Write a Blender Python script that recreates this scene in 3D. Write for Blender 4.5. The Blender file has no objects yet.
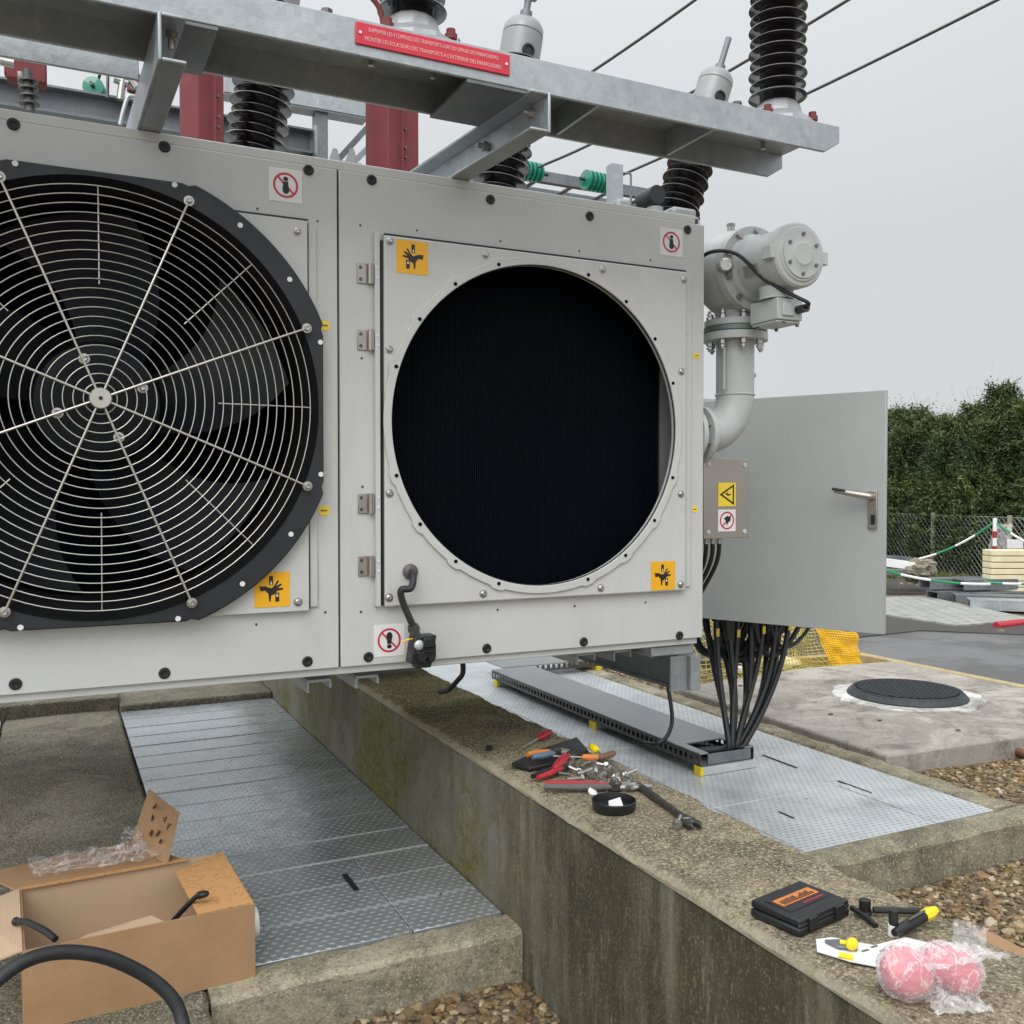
import bpy, math, random
from mathutils import Vector, Matrix, noise as mnoise
random.seed(7)
scene = bpy.context.scene
COL = scene.collection
pi = math.pi
def R(d): return math.radians(d)

# ---------------------------------------------------------------- camera
FPX = 948.44
RIGHT = Vector((0.8992, -0.4371, 0.0)).normalized()
FWD = Vector((0.43725, 0.89896, -0.02214)).normalized()
RIGHT = FWD.cross(Vector((0, 0, 1))).normalized()
UP = RIGHT.cross(FWD).normalized()
cd = bpy.data.cameras.new('camera'); cam = bpy.data.objects.new('camera', cd); COL.objects.link(cam)
cam.matrix_world = Matrix((( RIGHT.x, UP.x, -FWD.x, 0), (RIGHT.y, UP.y, -FWD.y, 0), (RIGHT.z, UP.z, -FWD.z, 0), (0, 0, 0, 1)))
cd.sensor_width = 36; cd.lens = 36 * FPX / 1024; cd.clip_end = 500; cd.clip_start = .05
scene.camera = cam

# ---------------------------------------------------------------- mesh builder
def frame(d):
    d = Vector(d).normalized()
    a = Vector((0, 0, 1)) if abs(d.z) < .9 else Vector((1, 0, 0))
    u = d.cross(a).normalized(); v = d.cross(u).normalized()
    return u, v, d
class MB:
    def __init__(s): s.v = []; s.f = []; s.sm = []
    def add(s, vs, fs, sm=False):
        n = len(s.v); s.v += [tuple(p) for p in vs]; s.f += [tuple(i + n for i in f) for f in fs]; s.sm += [sm] * len(fs)
        return s
    def box(s, x0, x1, y0, y1, z0, z1):
        vs = [(x, y, z) for z in (z0, z1) for y in (y0, y1) for x in (x0, x1)]
        return s.add(vs, [(0, 2, 3, 1), (4, 5, 7, 6), (0, 1, 5, 4), (2, 6, 7, 3), (0, 4, 6, 2), (1, 3, 7, 5)])
    def obox(s, c, ax, ay, az):
        c, ax, ay, az = map(Vector, (c, ax, ay, az))
        vs = [c + ax * i + ay * j + az * k for k in (-1, 1) for j in (-1, 1) for i in (-1, 1)]
        return s.add(vs, [(0, 2, 3, 1), (4, 5, 7, 6), (0, 1, 5, 4), (2, 6, 7, 3), (0, 4, 6, 2), (1, 3, 7, 5)])
    def beam(s, p0, p1, w, h, up=(0, 0, 1)):
        p0, p1 = Vector(p0), Vector(p1); d = (p1 - p0)
        side = d.cross(Vector(up)).normalized(); u = side.cross(d).normalized()
        return s.obox((p0 + p1) / 2, d / 2, side * w / 2, u * h / 2)
    def lathe(s, c, d, prof, n=32, cap=True, sx=1.0, sy=1.0, rot=0.0):
        c = Vector(c); u, v, d = frame(d); vs = []; fs = []
        for (t, r) in prof:
            for k in range(n):
                a = 2 * pi * k / n + rot
                vs.append(c + d * t + u * (r * sx * math.cos(a)) + v * (r * sy * math.sin(a)))
        m = len(prof)
        for i in range(m - 1):
            for k in range(n):
                k2 = (k + 1) % n
                fs.append((i * n + k, i * n + k2, (i + 1) * n + k2, (i + 1) * n + k))
        s.add(vs, fs, True)
        if cap:
            s.add(vs[:n], [tuple(range(n))[::-1]]); s.add(vs[-n:], [tuple(range(n))])
        return s
    def cyl(s, p0, p1, r, r2=None, n=20, rot=0.0):
        p0, p1 = Vector(p0), Vector(p1)
        return s.lathe(p0, p1 - p0, [(0, r), ((p1 - p0).length, r if r2 is None else r2)], n, rot=rot)
    def hexa(s, p0, d, r, h): return s.cyl(p0, Vector(p0) + Vector(d).normalized() * h, r, n=6)
    def tube(s, pts, r, n=8, smooth=True, cap=True, close=False, rs=None):
        pts = [Vector(p) for p in pts]; m = len(pts); vs = []; fs = []
        t0 = (pts[1] - pts[0]).normalized(); u, v, _ = frame(t0); prev = t0
        for i, p in enumerate(pts):
            if close: t = (pts[(i + 1) % m] - pts[i - 1]).normalized()
            elif i == 0: t = t0
            elif i == m - 1: t = (pts[-1] - pts[-2]).normalized()
            else: t = (pts[i + 1] - pts[i - 1]).normalized()
            q = prev.rotation_difference(t); u = q @ u; v = q @ v; prev = t
            rr = rs[i] if rs else r
            for k in range(n):
                a = 2 * pi * k / n; vs.append(p + (u * math.cos(a) + v * math.sin(a)) * rr)
        L = m if close else m - 1
        for i in range(L):
            j = (i + 1) % m
            for k in range(n):
                k2 = (k + 1) % n; fs.append((i * n + k, i * n + k2, j * n + k2, j * n + k))
        s.add(vs, fs, smooth)
        if cap and not close:
            s.add(vs[:n], [tuple(range(n))[::-1]]); s.add(vs[-n:], [tuple(range(n))])
        return s
    def ring(s, c, d, r, t, n=64, m=6):
        u, v, _ = frame(d); c = Vector(c)
        return s.tube([c + (u * math.cos(2 * pi * k / n) + v * math.sin(2 * pi * k / n)) * r for k in range(n)], t, m, close=True)
    def prism(s, poly, o, eu, ev, en, th):
        o, eu, ev, en = Vector(o), Vector(eu), Vector(ev), Vector(en).normalized()
        n = len(poly); a = [o + eu * p[0] + ev * p[1] for p in poly]; b = [p + en * th for p in a]
        return s.add(a + b, [tuple(range(n))[::-1], tuple(range(n, 2 * n))] + [(k, (k + 1) % n, n + (k + 1) % n, n + k) for k in range(n)])
    def ball(s, c, r, seg=16, rings=10, sc=(1, 1, 1), jit=0, seed=0):
        c = Vector(c); vs = []; fs = []
        for i in range(rings + 1):
            th = pi * i / rings
            for k in range(seg):
                ph = 2 * pi * k / seg
                q = Vector((math.sin(th) * math.cos(ph), math.sin(th) * math.sin(ph), math.cos(th)))
                rr = r * (1 + jit * mnoise.noise(q * 2.2 + Vector((seed, seed, seed)))) if jit else r
                vs.append(c + Vector((q.x * sc[0], q.y * sc[1], q.z * sc[2])) * rr)
        for i in range(rings):
            for k in range(seg):
                k2 = (k + 1) % seg; fs.append((i * seg + k, (i + 1) * seg + k, (i + 1) * seg + k2, i * seg + k2))
        return s.add(vs, fs, True)
    def hole_plate(s, x0, x1, z0, z1, cx, cz, r, y0, y1, n=96):
        angs = sorted([2 * pi * k / n for k in range(n)] + [math.atan2(z - cz, x - cx) % (2 * pi) for x in (x0, x1) for z in (z0, z1)])
        out = []; inn = []
        for a in angs:
            c_, s_ = math.cos(a), math.sin(a); t = 1e9
            if c_ > 1e-9: t = min(t, (x1 - cx) / c_)
            if c_ < -1e-9: t = min(t, (x0 - cx) / c_)
            if s_ > 1e-9: t = min(t, (z1 - cz) / s_)
            if s_ < -1e-9: t = min(t, (z0 - cz) / s_)
            out.append((cx + c_ * t, cz + s_ * t)); inn.append((cx + c_ * r, cz + s_ * r))
        m = len(angs); vs = []
        for Y in (y0, y1):
            vs += [(p[0], Y, p[1]) for p in out] + [(p[0], Y, p[1]) for p in inn]
        fs = []
        for k in range(m):
            j = (k + 1) % m
            fs += [(k, j, m + j, m + k), (2 * m + k, 3 * m + k, 3 * m + j, 2 * m + j), (k, 2 * m + k, 2 * m + j, j), (m + k, m + j, 3 * m + j, 3 * m + k)]
        return s.add(vs, fs)
    def build(s, name, mat, parent=None, org=None, bevel=0, angle=35, flat=False):
        if org is None:
            if parent is not None: org = ORG[parent.name]
            else:
                xs, ys, zs = zip(*s.v); org = Vector(((min(xs) + max(xs)) / 2, (min(ys) + max(ys)) / 2, min(zs)))
        org = Vector(org)
        me = bpy.data.meshes.new(name)
        me.from_pydata([(p[0] - org.x, p[1] - org.y, p[2] - org.z) for p in s.v], [], s.f)
        me.update(); me.materials.append(mat)
        import bmesh
        if not getattr(s, 'open', False) and len(s.v) < 30000:
            bm = bmesh.new(); bm.from_mesh(me); bmesh.ops.recalc_face_normals(bm, faces=bm.faces); bm.to_mesh(me); bm.free()
        if not flat:
            me.shade_smooth(); me.set_sharp_from_angle(angle=R(angle))
        o = bpy.data.objects.new(name, me); COL.objects.link(o)
        if parent is not None: o.parent = parent
        else: o.location = org
        ORG[o.name] = org
        if bevel:
            m = o.modifiers.new('bevel', 'BEVEL'); m.width = bevel; m.segments = 2; m.limit_method = 'ANGLE'; m.angle_limit = R(40)
        return o
ORG = {}
def empty(name, loc):
    o = bpy.data.objects.new(name, None); COL.objects.link(o); o.location = loc; o.empty_display_size = .1; ORG[o.name] = Vector(loc); return o
def tag(o, label, cat, group=None):
    o['label'] = label; o['category'] = cat
    if group: o['group'] = group
    return o
def thing(name, label, cat, loc, group=None): return tag(empty(name, loc), label, cat, group)
def kind(o, k, label=None):
    o['kind'] = k
    if label: o['label'] = label
    return o
def dup_mesh(src, parent, off, label=None):
    """copy of a part, shifted by off"""
    c = src.copy(); COL.objects.link(c); c.parent = parent; c.location = Vector(src.location) + Vector(off); ORG[c.name] = ORG.get(src.name, Vector()) ; return c
def children(o): return [c for c in bpy.data.objects if c.parent == o]
def copy_tree(o, parent=None):
    c = o.copy(); COL.objects.link(c); c.parent = parent
    for ch in children(o): copy_tree(ch, c)
    return c
def bez(p0, p1, p2, p3, n=20):
    p0, p1, p2, p3 = map(Vector, (p0, p1, p2, p3))
    return [p0 * (1 - t) ** 3 + p1 * 3 * t * (1 - t) ** 2 + p2 * 3 * t * t * (1 - t) + p3 * t ** 3 for t in [k / n for k in range(n + 1)]]
def catmull(ps, n=8):
    ps = [Vector(p) for p in ps]; ps = [ps[0] * 2 - ps[1]] + ps + [ps[-1] * 2 - ps[-2]]; out = []
    for i in range(1, len(ps) - 2):
        a, b, c, d = ps[i - 1:i + 3]
        for k in range(n):
            t = k / n
            out.append(.5 * ((2 * b) + (c - a) * t + (2 * a - 5 * b + 4 * c - d) * t * t + (3 * b - a - 3 * c + d) * t ** 3))
    out.append(ps[-2]); return out

# ---------------------------------------------------------------- materials
class NT:
    def __init__(s, name):
        s.m = bpy.data.materials.new(name); s.m.use_nodes = True; s.t = s.m.node_tree; s.b = s.t.nodes['Principled BSDF']
        s.tc = s.t.nodes.new('ShaderNodeTexCoord'); s.obj = s.tc.outputs['Object']
    def n(s, ty, **kw):
        x = s.t.nodes.new(ty)
        for k, v in kw.items():
            if k in x.inputs: x.inputs[k].default_value = v
            else: setattr(x, k, v)
        return x
    def l(s, a, b): s.t.links.new(a, b)
    def mapv(s, scale=(1, 1, 1), src=None, rot=(0, 0, 0), loc=(0, 0, 0)):
        x = s.n('ShaderNodeMapping'); x.inputs['Scale'].default_value = scale; x.inputs['Rotation'].default_value = rot; x.inputs['Location'].default_value = loc
        s.l(src or s.obj, x.inputs[0]); return x.outputs[0]
    def noise(s, scale=5, detail=4, rough=.6, src=None, dist=0):
        x = s.n('ShaderNodeTexNoise'); x.inputs['Scale'].default_value = scale; x.inputs['Detail'].default_value = detail; x.inputs['Roughness'].default_value = rough
        x.inputs['Distortion'].default_value = dist
        s.l(src or s.obj, x.inputs['Vector']); return x.outputs['Fac']
    def vor(s, scale=5, src=None, feature='F1', out='Distance'):
        x = s.n('ShaderNodeTexVoronoi'); x.feature = feature; x.inputs['Scale'].default_value = scale; s.l(src or s.obj, x.inputs['Vector']); return x.outputs[out]
    def ramp(s, fac, stops, interp='LINEAR'):
        x = s.n('ShaderNodeValToRGB'); e = x.color_ramp; e.interpolation = interp
        while len(e.elements) < len(stops): e.elements.new(.5)
        for el, (p, c) in zip(e.elements, stops):
            el.position = p; el.color = (c, c, c, 1) if isinstance(c, (int, float)) else (*c, 1)
        s.l(fac, x.inputs[0]); return x.outputs[0]
    def mix(s, fac, a, b, mode='MIX'):
        x = s.n('ShaderNodeMix', data_type='RGBA', blend_type=mode)
        for sock, v in ((x.inputs[0], fac), (x.inputs[6], a), (x.inputs[7], b)):
            if hasattr(v, 'is_output') or hasattr(v, 'links'): s.l(v, sock)
            elif isinstance(v, (int, float)): sock.default_value = v
            else: sock.default_value = (*v, 1)
        return x.outputs[2]
    def math(s, op, a, b=None, c=None):
        x = s.n('ShaderNodeMath', operation=op)
        for i, v in enumerate((a, b, c)):
            if v is None: continue
            if isinstance(v, (int, float)): x.inputs[i].default_value = v
            else: s.l(v, x.inputs[i])
        return x.outputs[0]
    def sep(s, src=None):
        x = s.n('ShaderNodeSeparateXYZ'); s.l(src or s.obj, x.inputs[0]); return x.outputs
    def bump(s, h, dist=.002, strength=1, prev=None):
        x = s.n('ShaderNodeBump'); x.inputs['Distance'].default_value = dist; x.inputs['Strength'].default_value = strength; s.l(h, x.inputs['Height'])
        if prev is not None: s.l(prev, x.inputs['Normal'])
        s.l(x.outputs[0], s.b.inputs['Normal']); return x.outputs[0]
    def base(s, c):
        if isinstance(c, tuple): s.b.inputs['Base Color'].default_value = (*c, 1)
        else: s.l(c, s.b.inputs['Base Color'])
    def rough(s, v):
        if isinstance(v, (int, float)): s.b.inputs['Roughness'].default_value = v
        else: s.l(v, s.b.inputs['Roughness'])
    def metal(s, v): s.b.inputs['Metallic'].default_value = v
M = {}
def simple(name, c, rough=.5, metal=0, var=.12, scale=12, bump=0, bscale=150, spec=.5, coat=0, dirt=0, dirtc=(.08, .07, .05)):
    t = NT(name); n1 = t.noise(scale, 5, .65)
    d = tuple(max(0, x * (1 - var * 1.3)) for x in c); l = tuple(min(1, x * (1 + var)) for x in c)
    col = t.ramp(n1, [(.3, d), (.7, l)])
    if dirt:
        n2 = t.noise(scale * .45, 6, .7, dist=.5); col = t.mix(t.ramp(n2, [(.5, 0.), (.75, dirt)]), col, dirtc)
    t.base(col); t.rough(t.ramp(t.noise(scale * 2.3, 3), [(.3, max(0, rough - .07)), (.7, min(1, rough + .07))])); t.metal(metal)
    t.b.inputs['Specular IOR Level'].default_value = spec
    if coat: t.b.inputs['Coat Weight'].default_value = coat; t.b.inputs['Coat Roughness'].default_value = .1
    if bump: t.bump(t.noise(bscale, 4, .6), bump)
    M[name] = t.m; return t
# painted cabinet sheet metal with orange-peel and faint vertical water runs
t = NT('cabinet_paint')
c = t.ramp(t.noise(3, 5, .6), [(.3, (.50, .51, .495)), (.7, (.55, .56, .545))])
runs = t.noise(9, 5, .7, src=t.mapv((6, 6, .35)))
c = t.mix(t.ramp(runs, [(.55, 0.), (.8, .16)]), c, (.36, .355, .33))
c = t.mix(t.ramp(t.noise(60, 3, .7), [(.66, 0.), (.74, .45)]), c, (.33, .32, .28))
c = t.mix(t.ramp(t.noise(2.2, 9, .8, dist=.6, src=t.mapv((1, 1, .6))), [(.52, 0.), (.7, .28)]), c, (.37, .37, .345))
c = t.mix(t.ramp(t.noise(130, 2, .9), [(.70, 0.), (.74, .5)]), c, (.20, .19, .17))
t.base(c); t.rough(t.ramp(t.noise(5, 6, .7), [(.3, .34), (.7, .52)])); b = t.bump(t.noise(1.6, 2), .006, .35); t.bump(t.noise(260, 3), .0004, 1, b); M['cabinet_paint'] = t.m
simple('pump_paint', (.47, .49, .485), .38, 0, .06, 8, .0004, 160, dirt=.25, dirtc=(.2, .2, .18))
simple('door_paint', (.40, .42, .41), .42, 0, .05, 2.5, .0004, 5, dirt=.10, dirtc=(.28, .28, .27))
# hot-dip galvanised steel: spangle, cloudy patches, runs
def galv(name, c0, c1, met=.55, rough=.48, sc=1.0):
    t = NT(name); v = t.vor(55 * sc, out='Color'); bw = t.n('ShaderNodeRGBToBW'); t.l(v, bw.inputs[0])
    cl = t.noise(5 * sc, 6, .7, dist=.6); k = t.math('ADD', t.math('MULTIPLY', bw.outputs[0], .22), t.math('MULTIPLY', cl, .85))
    c = t.ramp(k, [(.3, c0), (.75, c1)])
    c = t.mix(t.ramp(t.noise(30 * sc, 5, .7, src=t.mapv((1, 1, .3))), [(.58, 0.), (.72, .5)]), c, tuple(x * 1.25 for x in c1))
    c = t.mix(t.ramp(t.noise(11 * sc, 6, .75), [(.62, 0.), (.8, .5)]), c, (.16, .16, .15))
    t.base(c); t.metal(met); t.rough(t.ramp(k, [(.3, rough - .08), (.8, rough + .12)])); t.bump(t.noise(90 * sc, 4), .0006); M[name] = t.m
galv('galvanised', (.30, .33, .345), (.46, .49, .505), .6, .45)
galv('galvanised_dark', (.13, .145, .155), (.22, .24, .255), .5, .5)
galv('galvanised_tray', (.22, .225, .23), (.32, .33, .335), .6, .42)
simple('galvanised_edge', (.55, .57, .57), .4, .4, .08, 20)
# tread plate: lens-shaped studs in offset rows, grime between them
def tread(name, c0, c1, px=.028, py=.020, rough=.36, met=.6, rot=0, stud=(.75, .77, .77), gk=.45, bs=.8):
    t = NT(name); x, y, z = t.sep(t.mapv(rot=(0, 0, rot)))
    u = t.math('DIVIDE', x, px); v = t.math('DIVIDE', y, py)
    row = t.math('FLOOR', v); off = t.math('MULTIPLY', t.math('MODULO', t.math('ABSOLUTE', row), 2.0), .5)
    fu = t.math('SUBTRACT', t.math('FRACT', t.math('ADD', u, off)), .5); fv = t.math('SUBTRACT', t.math('FRACT', v), .5)
    d = t.math('SQRT', t.math('ADD', t.math('POWER', t.math('MULTIPLY', fu, 2.9), 2.0), t.math('POWER', t.math('MULTIPLY', fv, 3.4), 2.0)))
    h = t.ramp(d, [(.45, 1.), (.95, 0.)])
    cl = t.noise(6, 6, .7, dist=.4)
    c = t.ramp(cl, [(.3, c0), (.72, c1)])
    g = t.mix(gk, c, (.07, .07, .065))
    c = t.mix(h, g, t.mix(.45, c, stud))
    c = t.mix(t.ramp(t.noise(2.2, 6, .75), [(.55, 0.), (.75, .55)]), c, (.13, .125, .105))
    c = t.mix(t.ramp(t.noise(45, 4, .8), [(.66, 0.), (.72, .8)]), c, (.08, .07, .05))
    t.base(c); t.metal(met); t.rough(t.ramp(t.noise(7, 6, .7), [(.35, rough - .1), (.7, rough + .17)]))
    b = t.bump(h, .0022, bs); t.bump(t.noise(25, 4), .001, 1, b); M[name] = t.m
tread('tread_plate', (.56, .62, .655), (.76, .81, .84), rough=.23, met=.5, gk=.46, bs=.75, stud=(.85, .87, .88))
tread('tread_plate_pale', (.46, .49, .505), (.66, .69, .70), rough=.38, met=.45, px=.027, py=.020, stud=(.05, .06, .07), gk=.0, bs=1.0)
tread('yard_plate', (.26, .26, .24), (.40, .40, .37), rough=.6, met=.1, px=.16, py=.13, stud=(.12, .12, .11), gk=.0)
# concrete
def concrete(name, c0, c1, moss=0, mossy=(.075, .075, .02), streak=False, grain=.003, ymask=None, grit=1.0, streak_y=None, edge=None):
    t = NT(name); c = t.ramp(t.noise(3.2, 10, .78), [(.34, c0), (.66, c1)])
    c = t.mix(t.ramp(t.noise(1.6, 8, .8, dist=.4), [(.46, 0.), (.62, .55)]), c, tuple(x * .45 for x in c0))
    if streak:
        sm = 1.0
        if streak_y:
            mr = t.n('ShaderNodeMapRange'); t.l(t.math('ADD', t.sep()[1], t.math('MULTIPLY', t.math('SUBTRACT', t.noise(5, 5, .7), .5), .25)), mr.inputs[0]); mr.inputs[1].default_value = streak_y[0]; mr.inputs[2].default_value = streak_y[1]; mr.inputs[3].default_value = .22; mr.inputs[4].default_value = 1; sm = mr.outputs[0]
        c = t.mix(t.math('MULTIPLY', sm, .5), c, t.ramp(t.noise(7, 8, .8, src=t.mapv((1, 1, .5))), [(.35, (.085, .075, .035)), (.65, (.21, .185, .11))]))
        dk = t.ramp(t.noise(5, 8, .75, src=t.mapv((1, 1, .16))), [(.36, 0.), (.52, .9)])
        c = t.mix(t.math('MULTIPLY', dk, sm), c, (.060, .053, .030))
        st = t.ramp(t.noise(22, 9, .8, src=t.mapv((1, 1, .12)), dist=.4), [(.44, 0.), (.60, .75)]); pm = t.ramp(t.noise(3.5, 6, .75, loc0) if False else t.noise(3.5, 6, .75), [(.38, .1), (.58, 1.)]); c = t.mix(t.math('MULTIPLY', t.math('MULTIPLY', st, sm), pm), c, (.055, .050, .030))
        lt = t.ramp(t.noise(60, 6, .85, src=t.mapv((1, 1, .22), loc=(3, 1, 0)), dist=.6), [(.54, 0.), (.66, .7)]); lm = t.ramp(t.noise(4.5, 6, .75, src=t.mapv(loc=(4, 2, 9))), [(.42, 0.), (.6, 1.)]); c = t.mix(t.math('MULTIPLY', t.math('MULTIPLY', lt, sm), lm), c, (.36, .33, .22))
        wh = t.ramp(t.noise(6, 6, .8, src=t.mapv((1, 1, .3), loc=(7, 3, 2))), [(.60, 0.), (.68, .5)]); c = t.mix(wh, c, (.42, .41, .37))
    if moss:
        mm = t.ramp(t.noise(2.6, 8, .8, src=t.mapv((1, 1, .75)), dist=.5), [(.42, 0.), (.66, 1.)])
        if ymask:
            yy = t.math('ADD', t.sep()[1], t.math('MULTIPLY', t.math('SUBTRACT', t.noise(4, 6, .75), .5), .7)); ym = t.n('ShaderNodeMapRange'); t.l(yy, ym.inputs[0])
            for i, v in enumerate(ymask[:4]): ym.inputs[i + 1].default_value = v
            mm = t.math('MAXIMUM', t.math('MULTIPLY', mm, ymask[4]), t.math('MULTIPLY', ym.outputs[0], t.ramp(t.noise(2.4, 8, .78, dist=.6, src=t.mapv((1, 1, .8), loc=(3, 6, 1))), [(.44, .05), (.60, 1.)]) if streak else t.math('ADD', .45, t.math('MULTIPLY', t.noise(30, 5, .7), .8))))
        c = t.mix(t.math('MINIMUM', t.math('MULTIPLY', mm, moss), 1.0), c, t.ramp(t.noise(50, 6, .75), [(.35, tuple(x * .45 for x in mossy)), (.65, tuple(x * 1.6 for x in mossy))]))
    if not streak: c = t.mix(t.ramp(t.noise(2.3, 9, .8, src=t.mapv(loc=(2, 9, 4)), dist=.8), [(.50, 0.), (.60, .7)]), c, tuple(min(1, x * 1.25) for x in c1)); c = t.mix(t.ramp(t.noise(3.1, 9, .8, src=t.mapv(loc=(8, 1, 4)), dist=.5), [(.52, 0.), (.62, .6)]), c, (.075, .072, .055))
    g1 = t.noise(95, 5, .85); g2 = t.noise(150, 4, .8, src=t.mapv(loc=(5, 5, 5)))
    c = t.mix(t.ramp(g1, [(.38 if grit < .85 else .41, .85 * grit), (.47 if grit < .85 else .50, 0.)]), c, tuple(x * .28 for x in c0))
    c = t.mix(t.ramp(g2, [(.55 if grit < .85 else .52, 0.), (.63 if grit < .85 else .59, .85 * grit)]), c, tuple(min(1, x * 1.75) for x in c1))
    if edge:
        xx = t.math('ADD', t.sep()[0], t.math('MULTIPLY', t.math('SUBTRACT', t.noise(18, 6, .75), .5), .07)); em = t.n('ShaderNodeMapRange'); t.l(xx, em.inputs[0])
        em.inputs[1].default_value = edge + .014; em.inputs[2].default_value = edge - .002; em.inputs[3].default_value = 0; em.inputs[4].default_value = .75; c = t.mix(em.outputs[0], c, (.46, .42, .31))
    t.base(c); t.rough(.92); t.b.inputs['Specular IOR Level'].default_value = .25
    h = t.math('ADD', t.noise(70, 8, .85), t.math('MULTIPLY', g1, .8)); b = t.bump(h, grain); t.bump(t.noise(9, 6, .7), grain * 2, 1, b); M[name] = t.m
concrete('wall_top', (.20, .168, .11), (.40, .345, .235), 1., (.165, .158, .035), ymask=(2.25, 2.85, 0., 1., .12), grain=.006, grit=.9, edge=1.047)
concrete('wall_side', (.23, .22, .185), (.37, .355, .305), .9, (.135, .128, .020), ymask=(-.50, -.15, 0., .95, .30), streak=True, streak_y=(-.20, -.42), grain=.005, grit=.25)
concrete('beam_concrete', (.26, .235, .165), (.42, .38, .28), .55, (.13, .12, .04), grain=.004, grit=.8)
concrete('strip_concrete', (.16, .145, .105), (.31, .285, .22), .5, (.10, .09, .04), grain=.006, grit=.9)
concrete('slab_concrete', (.28, .255, .225), (.38, .35, .31), .0, grain=.002, grit=.35)
concrete('white_mortar', (.50, .49, .46), (.70, .68, .64), .0, grain=.004, grit=.2)
# stones / ground
def ground_mat(name, cols, scale=40, grain=.012):
    t = NT(name); v = t.vor(scale, out='Color'); bw = t.n('ShaderNodeRGBToBW'); t.l(v, bw.inputs[0])
    c = t.ramp(bw.outputs[0], [(i / (len(cols) - 1), x) for i, x in enumerate(cols)])
    d = t.vor(scale); c = t.mix(t.ramp(d, [(.35, 0.), (.7, .8)]), c, (.04, .032, .02))
    t.base(c); t.rough(.85); t.bump(t.math('SUBTRACT', 1.0, d), grain); M[name] = t.m
ground_mat('gravel_ground', [(.10, .075, .045), (.19, .14, .085), (.27, .21, .13), (.15, .12, .09), (.36, .31, .24)])
t = NT('stone'); ri = t.n('ShaderNodeNewGeometry')
c = t.ramp(ri.outputs['Random Per Island'], [(0, (.06, .035, .015)), (.25, (.18, .11, .045)), (.5, (.27, .18, .085)), (.7, (.11, .08, .05)), (.85, (.36, .26, .14)), (1, (.50, .43, .32))])
c = t.mix(t.ramp(t.noise(60, 4), [(.35, .4), (.6, 0.)]), c, (.07, .055, .035)); t.base(c); t.rough(.75); M['stone'] = t.m
t = NT('asphalt'); c = t.ramp(t.noise(150, 4, .8), [(.3, (.06, .06, .06)), (.7, (.135, .133, .13))])
c = t.mix(t.ramp(t.noise(.9, 6, .7), [(.46, 0.), (.56, .75)]), c, (.17, .17, .17)); t.base(c)
t.rough(t.ramp(t.noise(.8, 5), [(.4, .85), (.6, .4)])); t.bump(t.noise(120, 4, .8), .003); M['asphalt'] = t.m
t = NT('asphalt_dark'); c = t.ramp(t.noise(80, 5, .85), [(.35, (.025, .024, .022)), (.65, (.10, .095, .085))])
c = t.mix(t.ramp(t.noise(5, 7, .8), [(.6, 0.), (.7, .6)]), c, (.19, .16, .12)); t.base(c); t.rough(.85); t.bump(t.noise(60, 5, .8), .008); M['asphalt_dark'] = t.m
simple('timber_edge', (.42, .33, .17), .8, 0, .2, 20, .002)
simple('soil', (.10, .085, .06), .95, 0, .4, 30, .006, 60)
t = NT('grass'); c = t.ramp(t.n('ShaderNodeNewGeometry').outputs['Random Per Island'], [(0, (.06, .085, .015)), (.5, (.13, .16, .03)), (1, (.22, .21, .07))]); t.base(c); t.rough(.7); M['grass'] = t.m
t = NT('foliage'); c = t.ramp(t.noise(1.6, 5, .65), [(.36, (.024, .044, .022)), (.5, (.065, .10, .038)), (.64, (.19, .225, .08))])
c = t.mix(.35, c, t.ramp(t.n('ShaderNodeNewGeometry').outputs['Random Per Island'], [(0, (.015, .03, .01)), (1, (.10, .13, .03))]))
t.base(c); t.rough(.65); t.b.inputs['Specular IOR Level'].default_value = .3; M['foliage'] = t.m
simple('bark', (.09, .065, .045), .9, 0, .3, 30, .004)
# plastics, rubber, metals
simple('black_plastic', (.012, .013, .015), .42, 0, .2, 20, .0003)
simple('shroud_black', (.015, .017, .021), .5, 0, .2, 8, .0004, 200, dirt=.12, dirtc=(.07, .07, .07))
simple('blade_grey', (.0035, .0050, .0075), .45, 0, .15, 6, spec=.18)
simple('core_black', (.002, .0035, .008), .8, 0, .1, 8, spec=.1)
simple('fin_dark', (.003, .005, .010), .6, 0, .1, 8, spec=.2)
simple('bell_black', (.0035, .0038, .0045), .8, 0, .1, 8, spec=.12)
simple('inner_grey', (.22, .22, .215), .6, 0, .08, 6)
simple('rubber', (.012, .012, .013), .45, 0, .2, 30, .0003)
simple('hose_rubber', (.02, .021, .023), .5, 0, .2, 30, .0005, 120)
simple('guard_wire', (.50, .48, .44), .35, .6, .06, 20)
simple('stainless', (.42, .385, .34), .30, .85, .06, 5)
simple('bolt_steel', (.42, .41, .39), .3, .85, .12, 40)
simple('hinge_steel', (.38, .35, .32), .35, .8, .1, 40)
simple('dark_steel', (.11, .11, .105), .38, .8, .2, 30)
simple('red_paint', (.17, .030, .034), .7, 0, .15, 7, .0006, dirt=.4, dirtc=(.20, .07, .07))
simple('red_plate', (.62, .028, .055), .35, 0, .04, 10)
simple('white_mark', (.80, .80, .78), .5, 0, .03, 10)
simple('pink_mark', (.80, .45, .45), .5, 0, .03, 10)
simple('sticker_white', (.72, .72, .71), .4, 0, .03, 10)
simple('sticker_orange', (.82, .42, .01), .4, 0, .04, 10)
simple('sticker_yellow', (.82, .62, .04), .4, 0, .04, 10)
simple('mark_red', (.52, .03, .06), .4, 0, .04, 10)
simple('mark_black', (.012, .012, .012), .45, 0, .04, 10)
simple('aluminium', (.34, .35, .36), .5, .4, .1, 20, .0008)
simple('cap_grey', (.28, .29, .29), .4, .2, .06, 9)
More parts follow.
